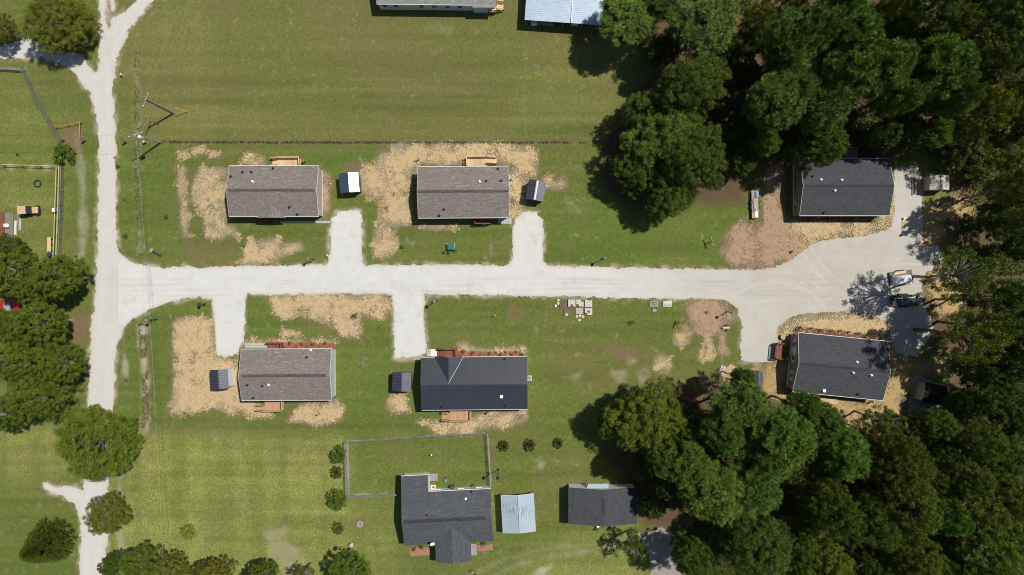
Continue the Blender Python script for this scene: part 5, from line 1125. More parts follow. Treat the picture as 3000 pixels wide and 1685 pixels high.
for a, b, r_, lab in ((1304,737,6,'left seedling below the green utility box'),(1319,741,6,'middle seedling below the green utility box'),(1333,735,6,'right seedling below the green utility box'),(1042,928,10,'young sapling at the corner of the long straw patch'),(352,490,8,'lone sapling on the verge below the utility poles'),(492,638,7,'lone sapling on the lawn left of the straw strips'),(370,693,8,'lone sapling on the verge above the road junction'),(1182,722,6,'dark seedling left of the green utility box lawn'),(715,722,5,'dark seedling at the left of the front straw patch'),(1848,945,8,'thin sapling below the stacked pallets lawn'),(375,1113,5,'tiny seedling right of the lane'),(1745,1545,7,'pale flowering plant at the front of the bottom garage'),(366,585,4,'tiny seedling right of the lane above the junction'),(2072,915,5,'tiny dark seedling in the brown straw bed at the road corner'),
                     (1215,1603,7,'low green plant at the wall left of the wing of the bottom house'),(1240,1600,7,'low bushy plant beside the wing of the bottom house'),(1420,1592,9,'brownish bush at the right front wall of the bottom house')):
    plant('young', a, b, r_, lab, (.9, 1, .8))
# weeds along the ditches and undergrowth below the woods
def scatter(name, polys, n, hgt, size, mat, tint, label, cat, seed, clump=3.0, thr=0.5):
    r = np.random.RandomState(seed); P = []
    for p in polys:
        Pw = polyW(p); xs = [q[0] for q in Pw]; ys = [q[1] for q in Pw]
        x = r.uniform(min(xs), max(xs), n * 3); y = r.uniform(min(ys), max(ys), n * 3); k = (sdf(x, y, Pw) < 0) & (fbm(x, y, clump, 3, seed) > thr)
        P.append(np.stack([x[k], y[k]], 1)[:n])
    P = np.concatenate(P); m = len(P); z = hgt * r.rand(m) * (0.4 + fbm(P[:, 0], P[:, 1], clump, 2, seed + 3)) + 0.03
    N = unit(r.randn(m, 3) * 0.6 + np.array([0, 0, 0.8])); V_, F_ = cards(np.column_stack([P, z]), N, tangents(N, r), size * r.uniform(0.5, 1.3, m))
    o = link(name, mesh_np(name, V_, F_), mat); o.color = (*tint, 1); tag(o, label, cat, kind='stuff')
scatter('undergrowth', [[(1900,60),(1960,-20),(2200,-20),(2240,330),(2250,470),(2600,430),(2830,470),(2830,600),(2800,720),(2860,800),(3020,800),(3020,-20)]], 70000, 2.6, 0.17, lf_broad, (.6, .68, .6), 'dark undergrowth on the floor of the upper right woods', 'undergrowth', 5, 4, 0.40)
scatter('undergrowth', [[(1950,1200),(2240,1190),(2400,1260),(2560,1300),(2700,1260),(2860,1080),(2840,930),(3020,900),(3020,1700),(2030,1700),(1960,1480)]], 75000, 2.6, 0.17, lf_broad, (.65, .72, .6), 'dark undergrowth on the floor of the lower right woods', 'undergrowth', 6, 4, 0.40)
weed = leaf_mat('dry_weeds', (0.10, 0.075, 0.04), (0.20, 0.15, 0.09), (0.08, 0.10, 0.03), 0.1)
scatter('ditch_weeds', [path([(403,150),(401,300),(404,560),(410,745)], 17)], 1300, 0.3, 0.08, weed, (.8, .9, .6), 'brown weeds along the ditch between lane and utility poles', 'weeds', 7, 1.2, 0.35)
scatter('ditch_weeds', [path([(416,950),(424,1080),(428,1180),(424,1260)], 20)], 2000, 0.2, 0.09, weed, (1.3, 1.2, 1.1), 'pale dry weeds in the ditch below the road junction', 'weeds', 8, 1.2, 0.4)
scatter('ditch_weeds', [path([(470,416),(900,417),(1300,417),(1760,417)], 6)], 2200, 0.28, 0.085, weed, (.42, .36, .32), 'dark weeds along the straight furrow below the upper field', 'weeds', 9, 1.0, 0.3)
# ------------------------------------------------------------------ utility poles and wires
def util_pole(base, top, h, label, transformer=False):
    b0 = W(*base); t0 = W(top[0], top[1], h); r = empty('utility_pole', b0, 0, label, 'utility pole', 'utility poles by the ditch')
    d = t0 - b0; d.z = h
    MB().cyl((0, 0, -0.5), d, 0.17, 0.11, 12).build('pole', pole_wood if not transformer else grey_wood, r)
    a = math.radians(70) if not transformer else math.radians(20); u = Vector((math.cos(a), math.sin(a), 0)); c = d * 0.985
    MB().bar(c - u * 1.15, c + u * 1.15, 0.10, 0.12).build('crossarm', grey_wood, r)
    for q in (-1.05, 0.0, 1.05): p = c + u * q; MB().lathe((p.x, p.y, p.z + 0.06), [(0.05, 0), (0.08, 0.05), (0.05, 0.1), (0.07, 0.15), (0.03, 0.2)], 8).build('insulator', white, r)
    if transformer:
        p = d * 0.9 + Vector((0.35, -0.25, 0)); MB().lathe(p - Vector((0, 0, 0.5)), [(0.25, 0), (0.28, 0.05), (0.28, 0.85), (0.2, 0.95), (0.05, 1.0)], 14).build('transformer', M('pale_grey_enamel', (0.6, 0.62, 0.64), 0.4, 0.08), r)
        MB().bar(d * 0.55 + Vector((0.1, 0.1, 0)), d * 0.6 + Vector((0.9, -0.5, 0)), 0.05, 0.05).build('bracket', steel, r)
    else: MB().bar(d * 0.68 + Vector((-0.5, 0.2, 0)), d * 0.68 + Vector((0.5, -0.2, 0)), 0.08, 0.1).build('lower_crossarm', pole_wood, r)
    return r
util_pole((507,333), (426,292), 9.0, 'dark utility pole standing upright at the left of the upper field')
util_pole((471,417), (396,395), 8.2, 'grey utility pole with transformer at the left end of the furrow', True)
g_ = empty('guy_wire', W(552, 327), 0, 'yellow sleeved guy wire beside the dark utility pole', 'guy wire')
e_ = W(515, 318, 2.6) - W(552, 327); e_.z = 2.6
MB().cyl((0, 0, 0), e_, 0.05, 0.05, 8).build('guard_sleeve', M('yellow_plastic', (0.75, 0.42, 0.03), 0.5, 0.1), g_)
MB().cyl((0, 0, -0.2), (0, 0, 0.12), 0.06).build('anchor', steel, g_)
MB().cyl(e_, (W(440, 300, 7.6) - W(552, 327)), 0.012, n=5).build('wire', steel, g_)
wire_m = M('pale_wire', (0.30, 0.29, 0.25), 0.5, 0.1); wire_d = M('dark_wire', (0.04, 0.04, 0.04), 0.5, 0.1)
def wire(a, za, b, zb, label, mt=wire_m, sag=0.5, r_=0.013):
    A = W(*a, za); B = W(*b, zb); b_ = MB(); n = 10; P = [A.lerp(B, i / n) - Vector((0, 0, sag * 4 * (i / n) * (1 - i / n))) for i in range(n + 1)]
    for i in range(n): b_.cyl(P[i] - P[0], P[i + 1] - P[0], r_, r_, 5, False)
    tag(b_.build('power_line', mt, None, P[0]), label, 'power line', 'overhead wires')
wire((422,285), 9.0, (530,-20), 9.0, 'overhead wire from the dark pole to the top edge, left of the pair')
wire((451,308), 8.0, (560,-20), 8.5, 'overhead wire from the dark pole to the top edge, right of the pair')
wire((421,297), 9.0, (398,390), 8.2, 'short overhead wire between the two utility poles, left', mt=wire_m)
wire((447,312), 8.0, (402,400), 7.6, 'short overhead wire between the two utility poles, right', mt=wire_m)
wire((398,398), 8.2, (482,1740), 9.0, 'overhead wire running down the photo from the grey pole, left strand', wire_m, 0.8)
wire((404,402), 7.6, (500,1740), 8.0, 'overhead wire running down the photo from the grey pole, right strand', wire_d, 0.8)
wire((390,392), 7.0, (290,55), 6.0, 'dark service wire crossing the lane to the fork', wire_d, 0.3)
wire((392,398), 7.0, (-40,396), 6.0, 'dark service wire from the grey pole to the left edge', wire_d, 0.4)
wire((1290,1500), 3.6, (1540,1700), 5.0, 'dark service wire from the bottom house crossing the small carport', wire_d, 0.3)

# ------------------------------------------------------------------ lamp posts and small posts
def lamp(px, py, label, h=3.4, sign=None, sa=0.0):
    r = empty('lamp_post', W(px, py), sa, label, 'lamp post', 'lamp posts along the gravel road')
    MB().cyl((0, 0, -0.3), (0, 0, h), 0.06, 0.045, 10).build('pole', blackm, r); MB().lathe((0, 0, 0), [(0.16, -0.02), (0.15, 0.06), (0.08, 0.2), (0.06, 0.3)], 12).build('base', blackm, r)
    MB().lathe((0, 0, h - 0.05), [(0.06, 0), (0.24, 0.05), (0.28, 0.22), (0.2, 0.36), (0.06, 0.44)], 14).build('lantern', M('frosted_lamp', (0.16, 0.19, 0.22), 0.3, 0.1) if sign != 'dark' else blackm, r)
    b = MB(); b.bar((0, 0, h * 0.62), (0.62, 0, h * 0.62), 0.04, 0.04); b.build('arm', blackm, r)
    c = {'yellow': (0.75, 0.6, 0.04), 'teal': (0.08, 0.42, 0.36), 'red': (0.75, 0.10, 0.04), 'blue': (0.16, 0.38, 0.52), 'white': (0.75, 0.75, 0.75)}.get(sign, (0.1, 0.1, 0.1))
    MB().box((0.36, 0, h * 0.62 - 0.26), (0.42, 0.03, 0.42)).build('sign', M('sign_' + str(sign), c, 0.5, 0.08), r)
    return r
lamp(919, 760, 'black lamp post with yellow tag left of the upper left driveway', sign='yellow')
lamp(1764, 759, 'black lamp post with teal sign at the upper side of the road', sign='teal', sa=0.5)
lamp(1279, 883, 'black lamp post with red sign at the lower middle driveway', sign='red', sa=1.2)
lamp(459, 936, 'black lamp post with blue sign at the road junction ditch', sign='blue', sa=1.9)
lamp(2128, 914, 'lamp post in the brown straw bed at the lower road corner', sign='white')
lamp(600, 891, 'small dark lamp post left of the lower left driveway', h=2.0, sign='dark')
lamp(1460, 1376, 'tall black lamp post beside the yard fence of the bottom house', h=5.2, sign='dark', sa=2.6)
def post(name, px, py, label, cat, h, r_, mt, cap=None, lean=0.0):
    e = empty(name, W(px, py), 0, label, cat)
    MB().cyl((0, 0, -0.2), (lean, 0, h), r_, r_ * 0.9, 10).build('shaft', mt, e); MB().lathe((lean, 0, h), [(r_ * 1.25, 0), (r_ * 1.3, 0.06), (r_ * 0.6, 0.14)], 10).build('cap', cap or mt, e)
    return e
post('bollard', 370, 418, 'dark stub post on the verge right of the lane', 'post', 1.1, 0.14, pole_wood)
post('bollard', 429, 418, 'short pale post under the grey utility pole', 'post', 0.9, 0.13, steel, white)
post('bollard', 250, 414, 'dark stub post at the end of the orange rail', 'post', 1.0, 0.16, pole_wood)
post('bollard', 189, 412, 'dark stub post at the fence end by the bush', 'post', 0.9, 0.13, pole_wood)
post('telephone_pedestal', 361, 221, 'small white pedestal on the verge right of the lane', 'pedestal', 0.8, 0.11, white)
post('pipe_stub', 959, 748, 'white pipe stub left of the upper left driveway', 'pipe', 0.35, 0.11, white)
post('pipe_stub', 2318, 738, 'dark teal cap stub in the brown straw by the turnaround', 'pipe', 0.4, 0.17, M('teal_cap', (0.06, 0.12, 0.13), 0.6, 0.1))
post('meter_post', 895, 474, 'grey meter post behind the upper left house deck', 'meter', 1.2, 0.12, steel)
post('meter_post', 1228, 468, 'grey meter post on straw behind the upper middle house', 'meter', 1.2, 0.12, steel)
post('meter_post', 936, 1212, 'grey meter post in the pale straw mound', 'meter', 1.2, 0.13, steel)
post('meter_post', 1430, 1208, 'grey meter post behind the black roofed house', 'meter', 1.1, 0.13, steel)
post('meter_post', 2551, 1177, 'grey meter post below the lower right house', 'meter', 1.1, 0.13, steel)
post('meter_post', 55, 452, 'small dark post on the lawn inside the chain link fence', 'post', 0.7, 0.10, pole_wood)
post('garden_light', 1450, 925, 'pale garden light on the lawn left of the burnt ring', 'garden light', 1.0, 0.08, M('pale_lens', (0.6, 0.58, 0.42), 0.4, 0.1))
post('garden_light', 1385, 1669, 'white capped post below the bottom house', 'post', 1.2, 0.07, grey_wood, white)
post('yard_pump', 1265, 1330, 'small dark pump in the yard of the bottom house', 'pump', 0.7, 0.12, steel, white)
post('wooden_post', 948, 1640, 'thin wooden post on the lawn left of the bottom house', 'post', 1.6, 0.06, pole_wood)
post('bucket', 2647, 640, 'white bucket above the loose lumber on the gravel', 'bucket', 0.4, 0.16, white)
post('bucket', 1628, 896, 'round white lid at the left of the paver pallets', 'lid', 0.1, 0.17, white)
post('gravel_marker', 2640, 689, 'small dark tub on the turnaround gravel', 'tub', 0.3, 0.16, rubber)
def tpost(px, py, label, rz):
    e = empty('t_post', W(px, py), rz, label, 'T post', 'T shaped posts on the lawn')
    MB().bx(-0.06, 0.06, -0.06, 0.06, -0.3, 1.6).build('upright', cedar_wood, e); MB().bx(-0.75, 0.75, -0.07, 0.07, 1.6, 1.74).build('crossbeam', M('olive_paint', (0.22, 0.15, 0.03), 0.7, 0.2), e)
    for q in (-0.6, 0.6): MB().lathe((q, 0, 1.74), [(0.03, 0), (0.03, 0.06), (0.05, 0.08)], 8).build('hook', steel, e)
tpost(2079, 709, 'olive T shaped post on the green lawn above the road', math.radians(-72))
tpost(1989, 943, 'dark T shaped post on the lawn left of the brown straw corner', math.radians(68))

# ------------------------------------------------------------------ fences
chain = M('chain_link', (0.20, 0.225, 0.215), 0.6, 0.1, metal=0.2)
def chain_fence(pts, label, h=1.4, posts=3.0):
    P = [W(*p) for p in pts]; r = empty('chain_link_fence', P[0], 0, label, 'fence', 'chain link fences')
    for i in range(len(P) - 1):
        a = P[i] - P[0]; b = P[i + 1] - P[0]; L = (b - a).length; u = (b - a) / L; n = max(int(round(L / posts)), 1)
        MB().cyl(a + Vector((0, 0, h)), b + Vector((0, 0, h)), 0.026, n=7).build('top_rail', chain, r)
        for k in range(n + (1 if i == len(P) - 2 else 0)):
            q = a + u * (L * k / n); MB().cyl(q - Vector((0, 0, 0.3)), q + Vector((0, 0, h + 0.05)), 0.045, n=8).build('post', chain, r)
        m = MB(); st = 0.09; k = int(L / st); w_ = 0.012
        for j in range(-int(h / st), k):
            for sg in (1, -1):
                s0 = j * st; s1 = s0 + h; z0, z1 = (0.03, h) if sg > 0 else (h, 0.03)
                if s0 < 0: z0 = z0 + (z1 - z0) * (-s0 / h); s0 = 0
                if s1 > L: z1 = z0 + (z1 - z0) * (L - s0) / (s1 - s0); s1 = L
                A = a + u * s0 + Vector((0, 0, z0)); B = a + u * s1 + Vector((0, 0, z1)); o = Vector((0, 0, w_)); nn = Vector((-u.y, u.x, 0)) * w_ * .5
                m.add([A - nn, A + nn + o * .3, B + nn + o * .3, B - nn], [(0, 1, 2, 3)])
        o = m.build('wire_mesh', chain, r); o['kind'] = 'stuff'
chain_fence([(-30,201),(75,207),(110,285),(150,352),(186,420)], 'chain link fence curving down from the left edge to the dark bush')
chain_fence([(189,490),(188,560),(186,640),(182,700),(180,765)], 'chain link fence just right of the yellow rail fence')
chain_fence([(1165,1446),(1018,1452),(1013,1293),(1220,1279),(1427,1268),(1432,1350),(1437,1428)], 'chain link fence enclosing the rear yard of the bottom house', 1.2)
o = sheet('gravel_strip', [path([(1015,1294),(1220,1281),(1427,1270)], 7), path([(1017,1294),(1022,1450)], 7), path([(1020,1449),(1165,1444)], 5), path([(1428,1270),(1438,1428)], 7)], gravel_mat('grey_strip_gravel', (0.26, 0.25, 0.24), (0.2, 0.19, 0.18), (0.2, 0.16, 0.12)), 0.01, nz=0.08, attrs=[zero, zero]); tag(o, kind='structure')
yel_p = M('yellow_fence_paint', (0.56, 0.47, 0.22), 0.6, 0.15); ora_p = M('orange_paint', (0.62, 0.20, 0.09), 0.5, 0.12)
def rail_fence(pts, label, mt, zs, posts=3.2, r_=0.055, group='painted rail fences'):
    P = [W(*p) for p in pts]; r = empty('rail_fence', P[0], 0, label, 'fence', group)
    for i in range(len(P) - 1):
        a = P[i] - P[0]; b = P[i + 1] - P[0]; L = (b - a).length; u = (b - a) / L; n = max(int(round(L / posts)), 1)
        for z in zs: MB().cyl(a + Vector((0, 0, z)), b + Vector((0, 0, z)), r_, n=8).build('rail', mt, r)
        for k in range(n + (1 if i == len(P) - 2 else 0)): q = a + u * (L * k / n); MB().cyl(q - Vector((0, 0, 0.3)), q + Vector((0, 0, max(zs) + 0.08)), 0.07, n=8).build('post', grey_wood if mt is yel_p else mt, r)
rail_fence([(18,485),(178,490)], 'yellow rail fence running level across the lawn at the left', yel_p, (1.05,), 2.9)
rail_fence([(184,490),(181,600),(178,690),(175,765)], 'yellow rail fence beside the chain link fence along the lane verge, outer rail', yel_p, (0.55, 1.1), 3.2)
rail_fence([(178,492),(174,600),(171,690),(168,765)], 'yellow rail fence nearer the lawn, inner rail beside the white barrel', yel_p, (1.2,), 3.2)
rail_fence([(170,375),(238,362)], 'orange rail leaning across bare soil beside the chain link fence', ora_p, (0.9,), 2.2, 0.045, 'orange rails at the bare soil')
rail_fence([(243,360),(245,405)], 'orange rail pointing down to the dark stub post by the lane', ora_p, (1.0,), 2.4, 0.045, 'orange rails at the bare soil')

# ------------------------------------------------------------------ vehicles and yard things
def wheel(parent, x, y, r_, w_=0.2):
    t_ = MB().cyl((x - w_ / 2, y, r_), (x + w_ / 2, y, r_), r_, n=16).build('wheel', rubber, parent, bevel=0.03)
    MB().cyl((x - w_ / 2 - 0.01, y, r_), (x + w_ / 2 + 0.01, y, r_), r_ * 0.55, n=12).build('rim', steel, t_)
def utv():
    r = empty('utility_vehicle', W(91, 617.5, 0.5).xy.to_3d(), math.radians(4), 'tan roofed utility vehicle parked on the lawn at the left', 'utility vehicle')
    tan = M('tan_plastic', (0.52, 0.37, 0.22), 0.55, 0.12); dk = M('dark_plastic', (0.03, 0.03, 0.033), 0.6, 0.2)
    # front points to +x ; built along x
    MB().bx(-1.45, 1.35, -0.62, 0.62, 0.42, 0.62).build('chassis', dk, r, bevel=0.04)
    b = MB(); b.bx(0.35, 1.30, -0.55, 0.55, 0.62, 0.95); b.build('hood', tan, r, bevel=0.12)
    MB().bx(1.30, 1.50, -0.5, 0.5, 0.4, 0.8).build('bumper', dk, r, bevel=0.04)
    b = MB()
    for s0 in ((-1.45, -0.35, -0.68, -0.62), (-1.45, -0.35, 0.62, 0.68)): b.bx(*s0, 0.65, 0.98)
    b.bx(-1.5, -1.44, -0.68, 0.68, 0.65, 0.98); b.bx(-1.45, -0.35, -0.62, 0.62, 0.63, 0.68); b.build('cargo_bed', dk, r)
    MB().bx(-0.3, 0.2, -0.55, 0.55, 0.62, 0.9).build('seat', dk, r, bevel=0.05)
    for x in (-0.38, 0.62):
        for y in (-0.6, 0.6): MB().cyl((x, y, 0.6), (x * 0.75 - 0.15, y * 0.95, 1.86), 0.03, n=8).build('roll_bar', dk, r)
    MB().slab([(-1.40, -0.68, 1.90), (0.02, -0.66, 1.95), (0.02, 0.66, 1.95), (-1.40, 0.68, 1.90)], 0.07).build('roof', tan, r, bevel=0.04)
    w_ = MB(); w_.slab([(0.06, -0.6, 1.86), (0.42, -0.6, 1.0), (0.42, 0.6, 1.0), (0.06, 0.6, 1.86)], 0.02); w_.build('windshield', glass, r)
    for y in (-0.35, 0.35): MB().lathe((1.28, y, 0.85), [(0.08, 0), (0.1, 0.04), (0.05, 0.06)], 10).build('headlight', white, r)
    MB().torus((0.2, -0.28, 1.12), 0.17, 0.02, 16, 6).build('steering_wheel', dk, r)
    for x in (-1.0, 1.0):
        for y in (-0.68, 0.68):
            t_ = MB().cyl((x, y - 0.12, 0.32), (x, y + 0.12, 0.32), 0.32, n=16).build('wheel', rubber, r, bevel=0.03); MB().cyl((x, y - 0.13, 0.32), (x, y + 0.13, 0.32), 0.17, n=10).build('rim', steel, t_)
utv()
def pickup():
    r = empty('pickup_truck', W(10, 897, 0.8).xy.to_3d(), math.radians(2), 'red pickup half hidden under the trees at the left edge', 'pickup truck')
    red = M('red_car_paint', (0.42, 0.015, 0.02), 0.25, 0.06, spec=0.6, coat=0.6)
    b = MB(); b.add([(-2.7, -0.95, 0.45), (2.75, -0.95, 0.45), (2.75, 0.95, 0.45), (-2.7, 0.95, 0.45), (-2.7, -0.95, 1.05), (2.7, -0.9, 0.98), (2.7, 0.9, 0.98), (-2.7, 0.95, 1.05)], [(3, 2, 1, 0), (4, 5, 6, 7), (0, 1, 5, 4), (1, 2, 6, 5), (2, 3, 7, 6), (3, 0, 4, 7)]); b.build('body', red, r, bevel=0.1)
    b = MB(); b.add([(-0.6, -0.9, 1.0), (1.35, -0.9, 1.0), (1.35, 0.9, 1.0), (-0.6, 0.9, 1.0), (-0.45, -0.75, 1.75), (0.65, -0.75, 1.75), (0.65, 0.75, 1.75), (-0.45, 0.75, 1.75)], [(3, 2, 1, 0), (4, 5, 6, 7), (0, 1, 5, 4), (1, 2, 6, 5), (2, 3, 7, 6), (3, 0, 4, 7)]); b.build('cab', red, r, bevel=0.06)
    b = MB(); b.slab([(0.70, -0.70, 1.72), (1.36, -0.80, 1.08), (1.36, 0.80, 1.08), (0.70, 0.70, 1.72)], 0.02); b.build('windshield', M('bright_windshield', (0.25, 0.32, 0.38), 0.06, 0.1, spec=0.8), r)
    b = MB(); b.bx(1.5, 2.6, -0.75, 0.75, 0.98, 1.04); b.build('hood', red, r, bevel=0.05)
    b = MB(); b.bx(-2.6, -0.7, -0.78, 0.78, 1.03, 1.07); b.build('bed_liner', rubber, r)
    for x in (-1.7, 1.75):
        for y in (-0.9, 0.9): t_ = MB().cyl((x, y - 0.12, 0.38), (x, y + 0.12, 0.38), 0.38, n=18).build('wheel', rubber, r); MB().cyl((x, y - 0.13, 0.38), (x, y + 0.13, 0.38), 0.2, n=12).build('rim', steel, t_)
    for y in (-1.05, 1.05): MB().box((0.95, y, 1.15), (0.14, 0.22, 0.16)).build('mirror', red, r, bevel=0.03)
    for y in (-0.7, 0.7): MB().box((2.73, y, 0.8), (0.06, 0.35, 0.16)).build('headlight', white, r)
pickup()
def crate_boards(parent, L, Wd, n, z, mt, gap=0.03, axis='x', name='board'):
    w_ = Wd / n; me = (MB().bx(-L / 2, L / 2, -w_ / 2 + gap / 2, w_ / 2 - gap / 2, 0, 0.022) if axis == 'x' else MB().bx(-w_ / 2 + gap / 2, w_ / 2 - gap / 2, -L / 2, L / 2, 0, 0.022)).mesh(name); me.materials.append(mt)
    for i in range(n):
        q = -Wd / 2 + (i + .5) * w_; link(name, me, None, parent, (0, q, z) if axis == 'x' else (q, 0, z), random.uniform(-0.008, 0.008))
def pallet(px, py, label, mt, axis='x', rz=0.0, size=(1.2, 1.05), n=6, z=0.0):
    e = empty('wooden_pallet', W(px, py), rz, label, 'pallet', 'pallets beside the road'); L, Wd = size
    crate_boards(e, L, Wd, n, 0.13, mt, 0.06, axis, 'slat')
    for q in (-1, 0, 1): (MB().bx(q * (L / 2 - 0.05) - 0.04, q * (L / 2 - 0.05) + 0.04, -Wd / 2, Wd / 2, 0.02, 0.13) if axis == 'x' else MB().bx(-Wd / 2, Wd / 2, q * (L / 2 - 0.05) - 0.04, q * (L / 2 - 0.05) + 0.04, 0.02, 0.13)).build('stringer', mt, e)
    return e
pav_me = MB().bx(-0.2, 0.2, -0.2, 0.2, 0, 0.09).mesh('concrete_paver'); pav_me.materials.append(M('pale_paver', (0.50, 0.48, 0.43), 0.9, 0.15))
brown_w = wood('brown_pallet_wood', (0.19, 0.12, 0.09)); pale_w = wood('pale_pallet_wood', (0.50, 0.42, 0.33))
def paver(px, py, label, z=0.0, rz=0.0, grp='loose pavers by the pallets', s=1.0):
    o = link('concrete_paver', pav_me, None, None, W(px, py, z), rz); o.scale = (s, s, 1); tag(o, label, 'paver', grp)
pallet(1650, 890, 'brown empty pallet at the left end of the upper pallet row', brown_w)
pallet(1675, 888, 'pallet loaded with pale pavers, second in the upper row', brown_w)
pallet(1699, 888, 'pallet loaded with pale pavers, third in the upper row', brown_w)
pallet(1724, 889, 'pallet under a square of pavers, right end of the upper row', brown_w)
pallet(1662, 917, 'brown pallet with one paver, left end of the lower row', brown_w)
pallet(1697, 911.5, 'pale slatted pallet in the middle of the lower row', pale_w)
pallet(1724, 913, 'pallet with scattered pavers, right end of the lower row', brown_w)
for (cx, cy, cells, lb) in ((1675, 888, [(i, j) for i in range(3) for j in range(3) if (i, j) not in ((1, 2),)], 'pale paver stacked on the second pallet of the upper row'), (1699, 888, [(i, j) for i in range(3) for j in range(3) if (i, j) not in ((2, 0), (0, 2))], 'pale paver stacked on the third pallet of the upper row'),
                           (1724, 889, [(i, j) for i in range(3) for j in range(3)], 'pale paver laid on the right end pallet of the upper row'), (1724, 913, [(0, 0), (1, 0), (2, 0), (0, 1), (2, 1), (1, 2), (2, 2)], 'pale paver scattered on the right end pallet of the lower row'), (1660, 922, [(1, 1)], 'single paver on the left pallet of the lower row')):
    for i, j in cells: paver(cx + (i - 1) * 7.3, cy + (j - 1) * 6.6, lb if len(cells) == 1 else lb.replace('pale paver', 'pale paver at %s %s' % (('top', 'middle', 'bottom')[j], ('left', 'centre', 'right')[i]), 1).replace(' stacked on', ' of').replace(' laid on', ' of').replace(' scattered on', ' of'), 0.153, random.uniform(-0.05, 0.05), 'pavers stacked on pallets', 1.0)
for (a, b, lb) in ((1636, 880, 'upper loose paver at the left of the upper pallet row'), (1636, 889, 'lower loose paver at the left of the upper pallet row'), (1690, 927, 'left loose paver below the pale slatted pallet'), (1699, 925, 'middle loose paver below the pale slatted pallet'), (1708, 928, 'right loose paver below the pale slatted pallet'), (1698, 938, 'lowest loose paver below the pale slatted pallet')):
    paver(a, b, lb, 0.0, random.uniform(-0.4, 0.4))
tag(MB().bx(-0.3, 0.0, -0.2, 0.15, 0, 0.3).bx(0.02, 0.28, -0.12, 0.2, 0, 0.18).build('cinder_block', M('dark_block', (0.12, 0.11, 0.11), 0.9, 0.2), None, W(1730, 877), bevel=0.02), 'dark blocks at the road edge above the right paver pallet', 'blocks')
e = pallet(1916, 890, 'grey pallet loaded with dark scraps beside the road', grey_w := wood('grey_pallet_wood', (0.38, 0.35, 0.33)), size=(1.3, 1.0))
tag(MB().bx(-0.45, 0.35, 0.15, 0.3, 0, 0.12).bx(-0.2, 0.3, -0.3, -0.15, 0, 0.1).bx(-0.5, -0.2, -0.1, 0.0, 0, 0.15).build('metal_scraps', M('dark_scrap', (0.10, 0.11, 0.13), 0.6, 0.4), None, W(1918, 889, 0.155)), 'dark metal scraps on the grey pallet beside the road', 'scrap')
pallet(1955, 890, 'white pallet right of the grey loaded pallet', M('whitewashed_wood', (0.62, 0.60, 0.57), 0.8, 0.15), size=(1.4, 1.0), n=5)
f = empty('shallow_crate', W(1918, 908), 0.1, 'shallow brown wooden crate below the grey loaded pallet', 'crate')
for a in ((-0.4, 0.4, 0.38, 0.46), (-0.4, 0.4, -0.46, -0.38)): MB().bx(*a, 0, 0.1).build('side_board', brown_w, f)
for a in ((-0.42, -0.34, -0.38, 0.38), (0.34, 0.42, -0.38, 0.38)): MB().bx(*a, 0, 0.1).build('end_board', brown_w, f)
MB().bx(-0.3, 0.3, -0.3, 0.1, 0.01, 0.05).build('panel', wood('tan_panel', (0.38, 0.3, 0.24)), f)
# blue bin
bl = empty('plastic_tub', W(251, 127, 0.5).xy.to_3d(), -0.12, 'sky blue plastic tub beside the flowering tree at the fork', 'tub'); blue = M('sky_blue_plastic', (0.10, 0.36, 0.62), 0.4, 0.1)
b = MB(); b.add([(-0.5, -0.35, 0), (0.5, -0.35, 0), (0.5, 0.35, 0), (-0.5, 0.35, 0), (-0.6, -0.48, 0.7), (0.45, -0.42, 0.7), (0.62, 0.2, 0.7), (-0.6, 0.48, 0.7)], [(3, 2, 1, 0), (0, 1, 5, 4), (1, 2, 6, 5), (2, 3, 7, 6), (3, 0, 4, 7), (4, 5, 6, 7)]); b.build('body', blue, bl, bevel=0.06)
MB().bx(-0.62, 0.4, -0.5, 0.5, 0.705, 0.74).build('lid', blue, bl, bevel=0.02); MB().box((0.58, -0.05, 0.6), (0.12, 0.5, 0.06)).build('handle', blackm, bl)
# green transformer box
gb = empty('utility_box', W(1320, 722, 0.6).xy.to_3d(), 0.03, 'dark green utility box on the lawn before the upper middle house', 'utility box'); gm = M('green_enamel', (0.02, 0.15, 0.115), 0.4, 0.12)
MB().bx(-0.72, 0.68, -0.6, 0.6, -0.05, 0.1).build('pad', conc, gb); MB().bx(-0.45, 0.62, -0.52, 0.52, 0.1, 0.85).build('cabinet', gm, gb, bevel=0.03); MB().slab([(-0.5, -0.56, 0.86), (0.66, -0.56, 0.90), (0.66, 0.56, 0.90), (-0.5, 0.56, 0.86)], 0.05).build('lid', gm, gb, bevel=0.015); MB().bx(-0.49, -0.45, -0.1, 0.1, 0.4, 0.6).build('latch', steel, gb)
# hoop on the lawn
tag(MB().torus((0, 0, 0.1), 0.56, 0.09, 36, 10).build('tyre_ring', rubber, None, W(111, 538), smooth=True), 'black rubber ring lying on the lawn at the left', 'ring')
# culvert
cv = empty('culvert_pipe', W(460, 742), -0.5, 'dark culvert pipe end in grass above the road junction', 'culvert'); MB().cyl((-0.9, 0, 0.12), (0.9, 0, 0.12), 0.2, n=14, caps=False).build('pipe', M('dark_steel_pipe', (0.06, 0.06, 0.065), 0.6, 0.3), cv); MB().bx(-1.1, -0.8, -0.3, 0.3, -0.1, 0.3).build('headwall', conc, cv)
cv = empty('culvert_pipe', W(413, 950), 0.3, 'small dark culvert mouth at the top of the pale dry ditch', 'culvert'); MB().cyl((-0.4, 0, 0.05), (0.4, 0, 0.05), 0.17, n=12, caps=False).build('pipe', M('dark_steel_pipe', (0.06, 0.06, 0.065), 0.6, 0.3), cv); MB().torus((0.4, 0, 0.05), 0.17, 0.02, 14, 5).build('collar', steel, cv)
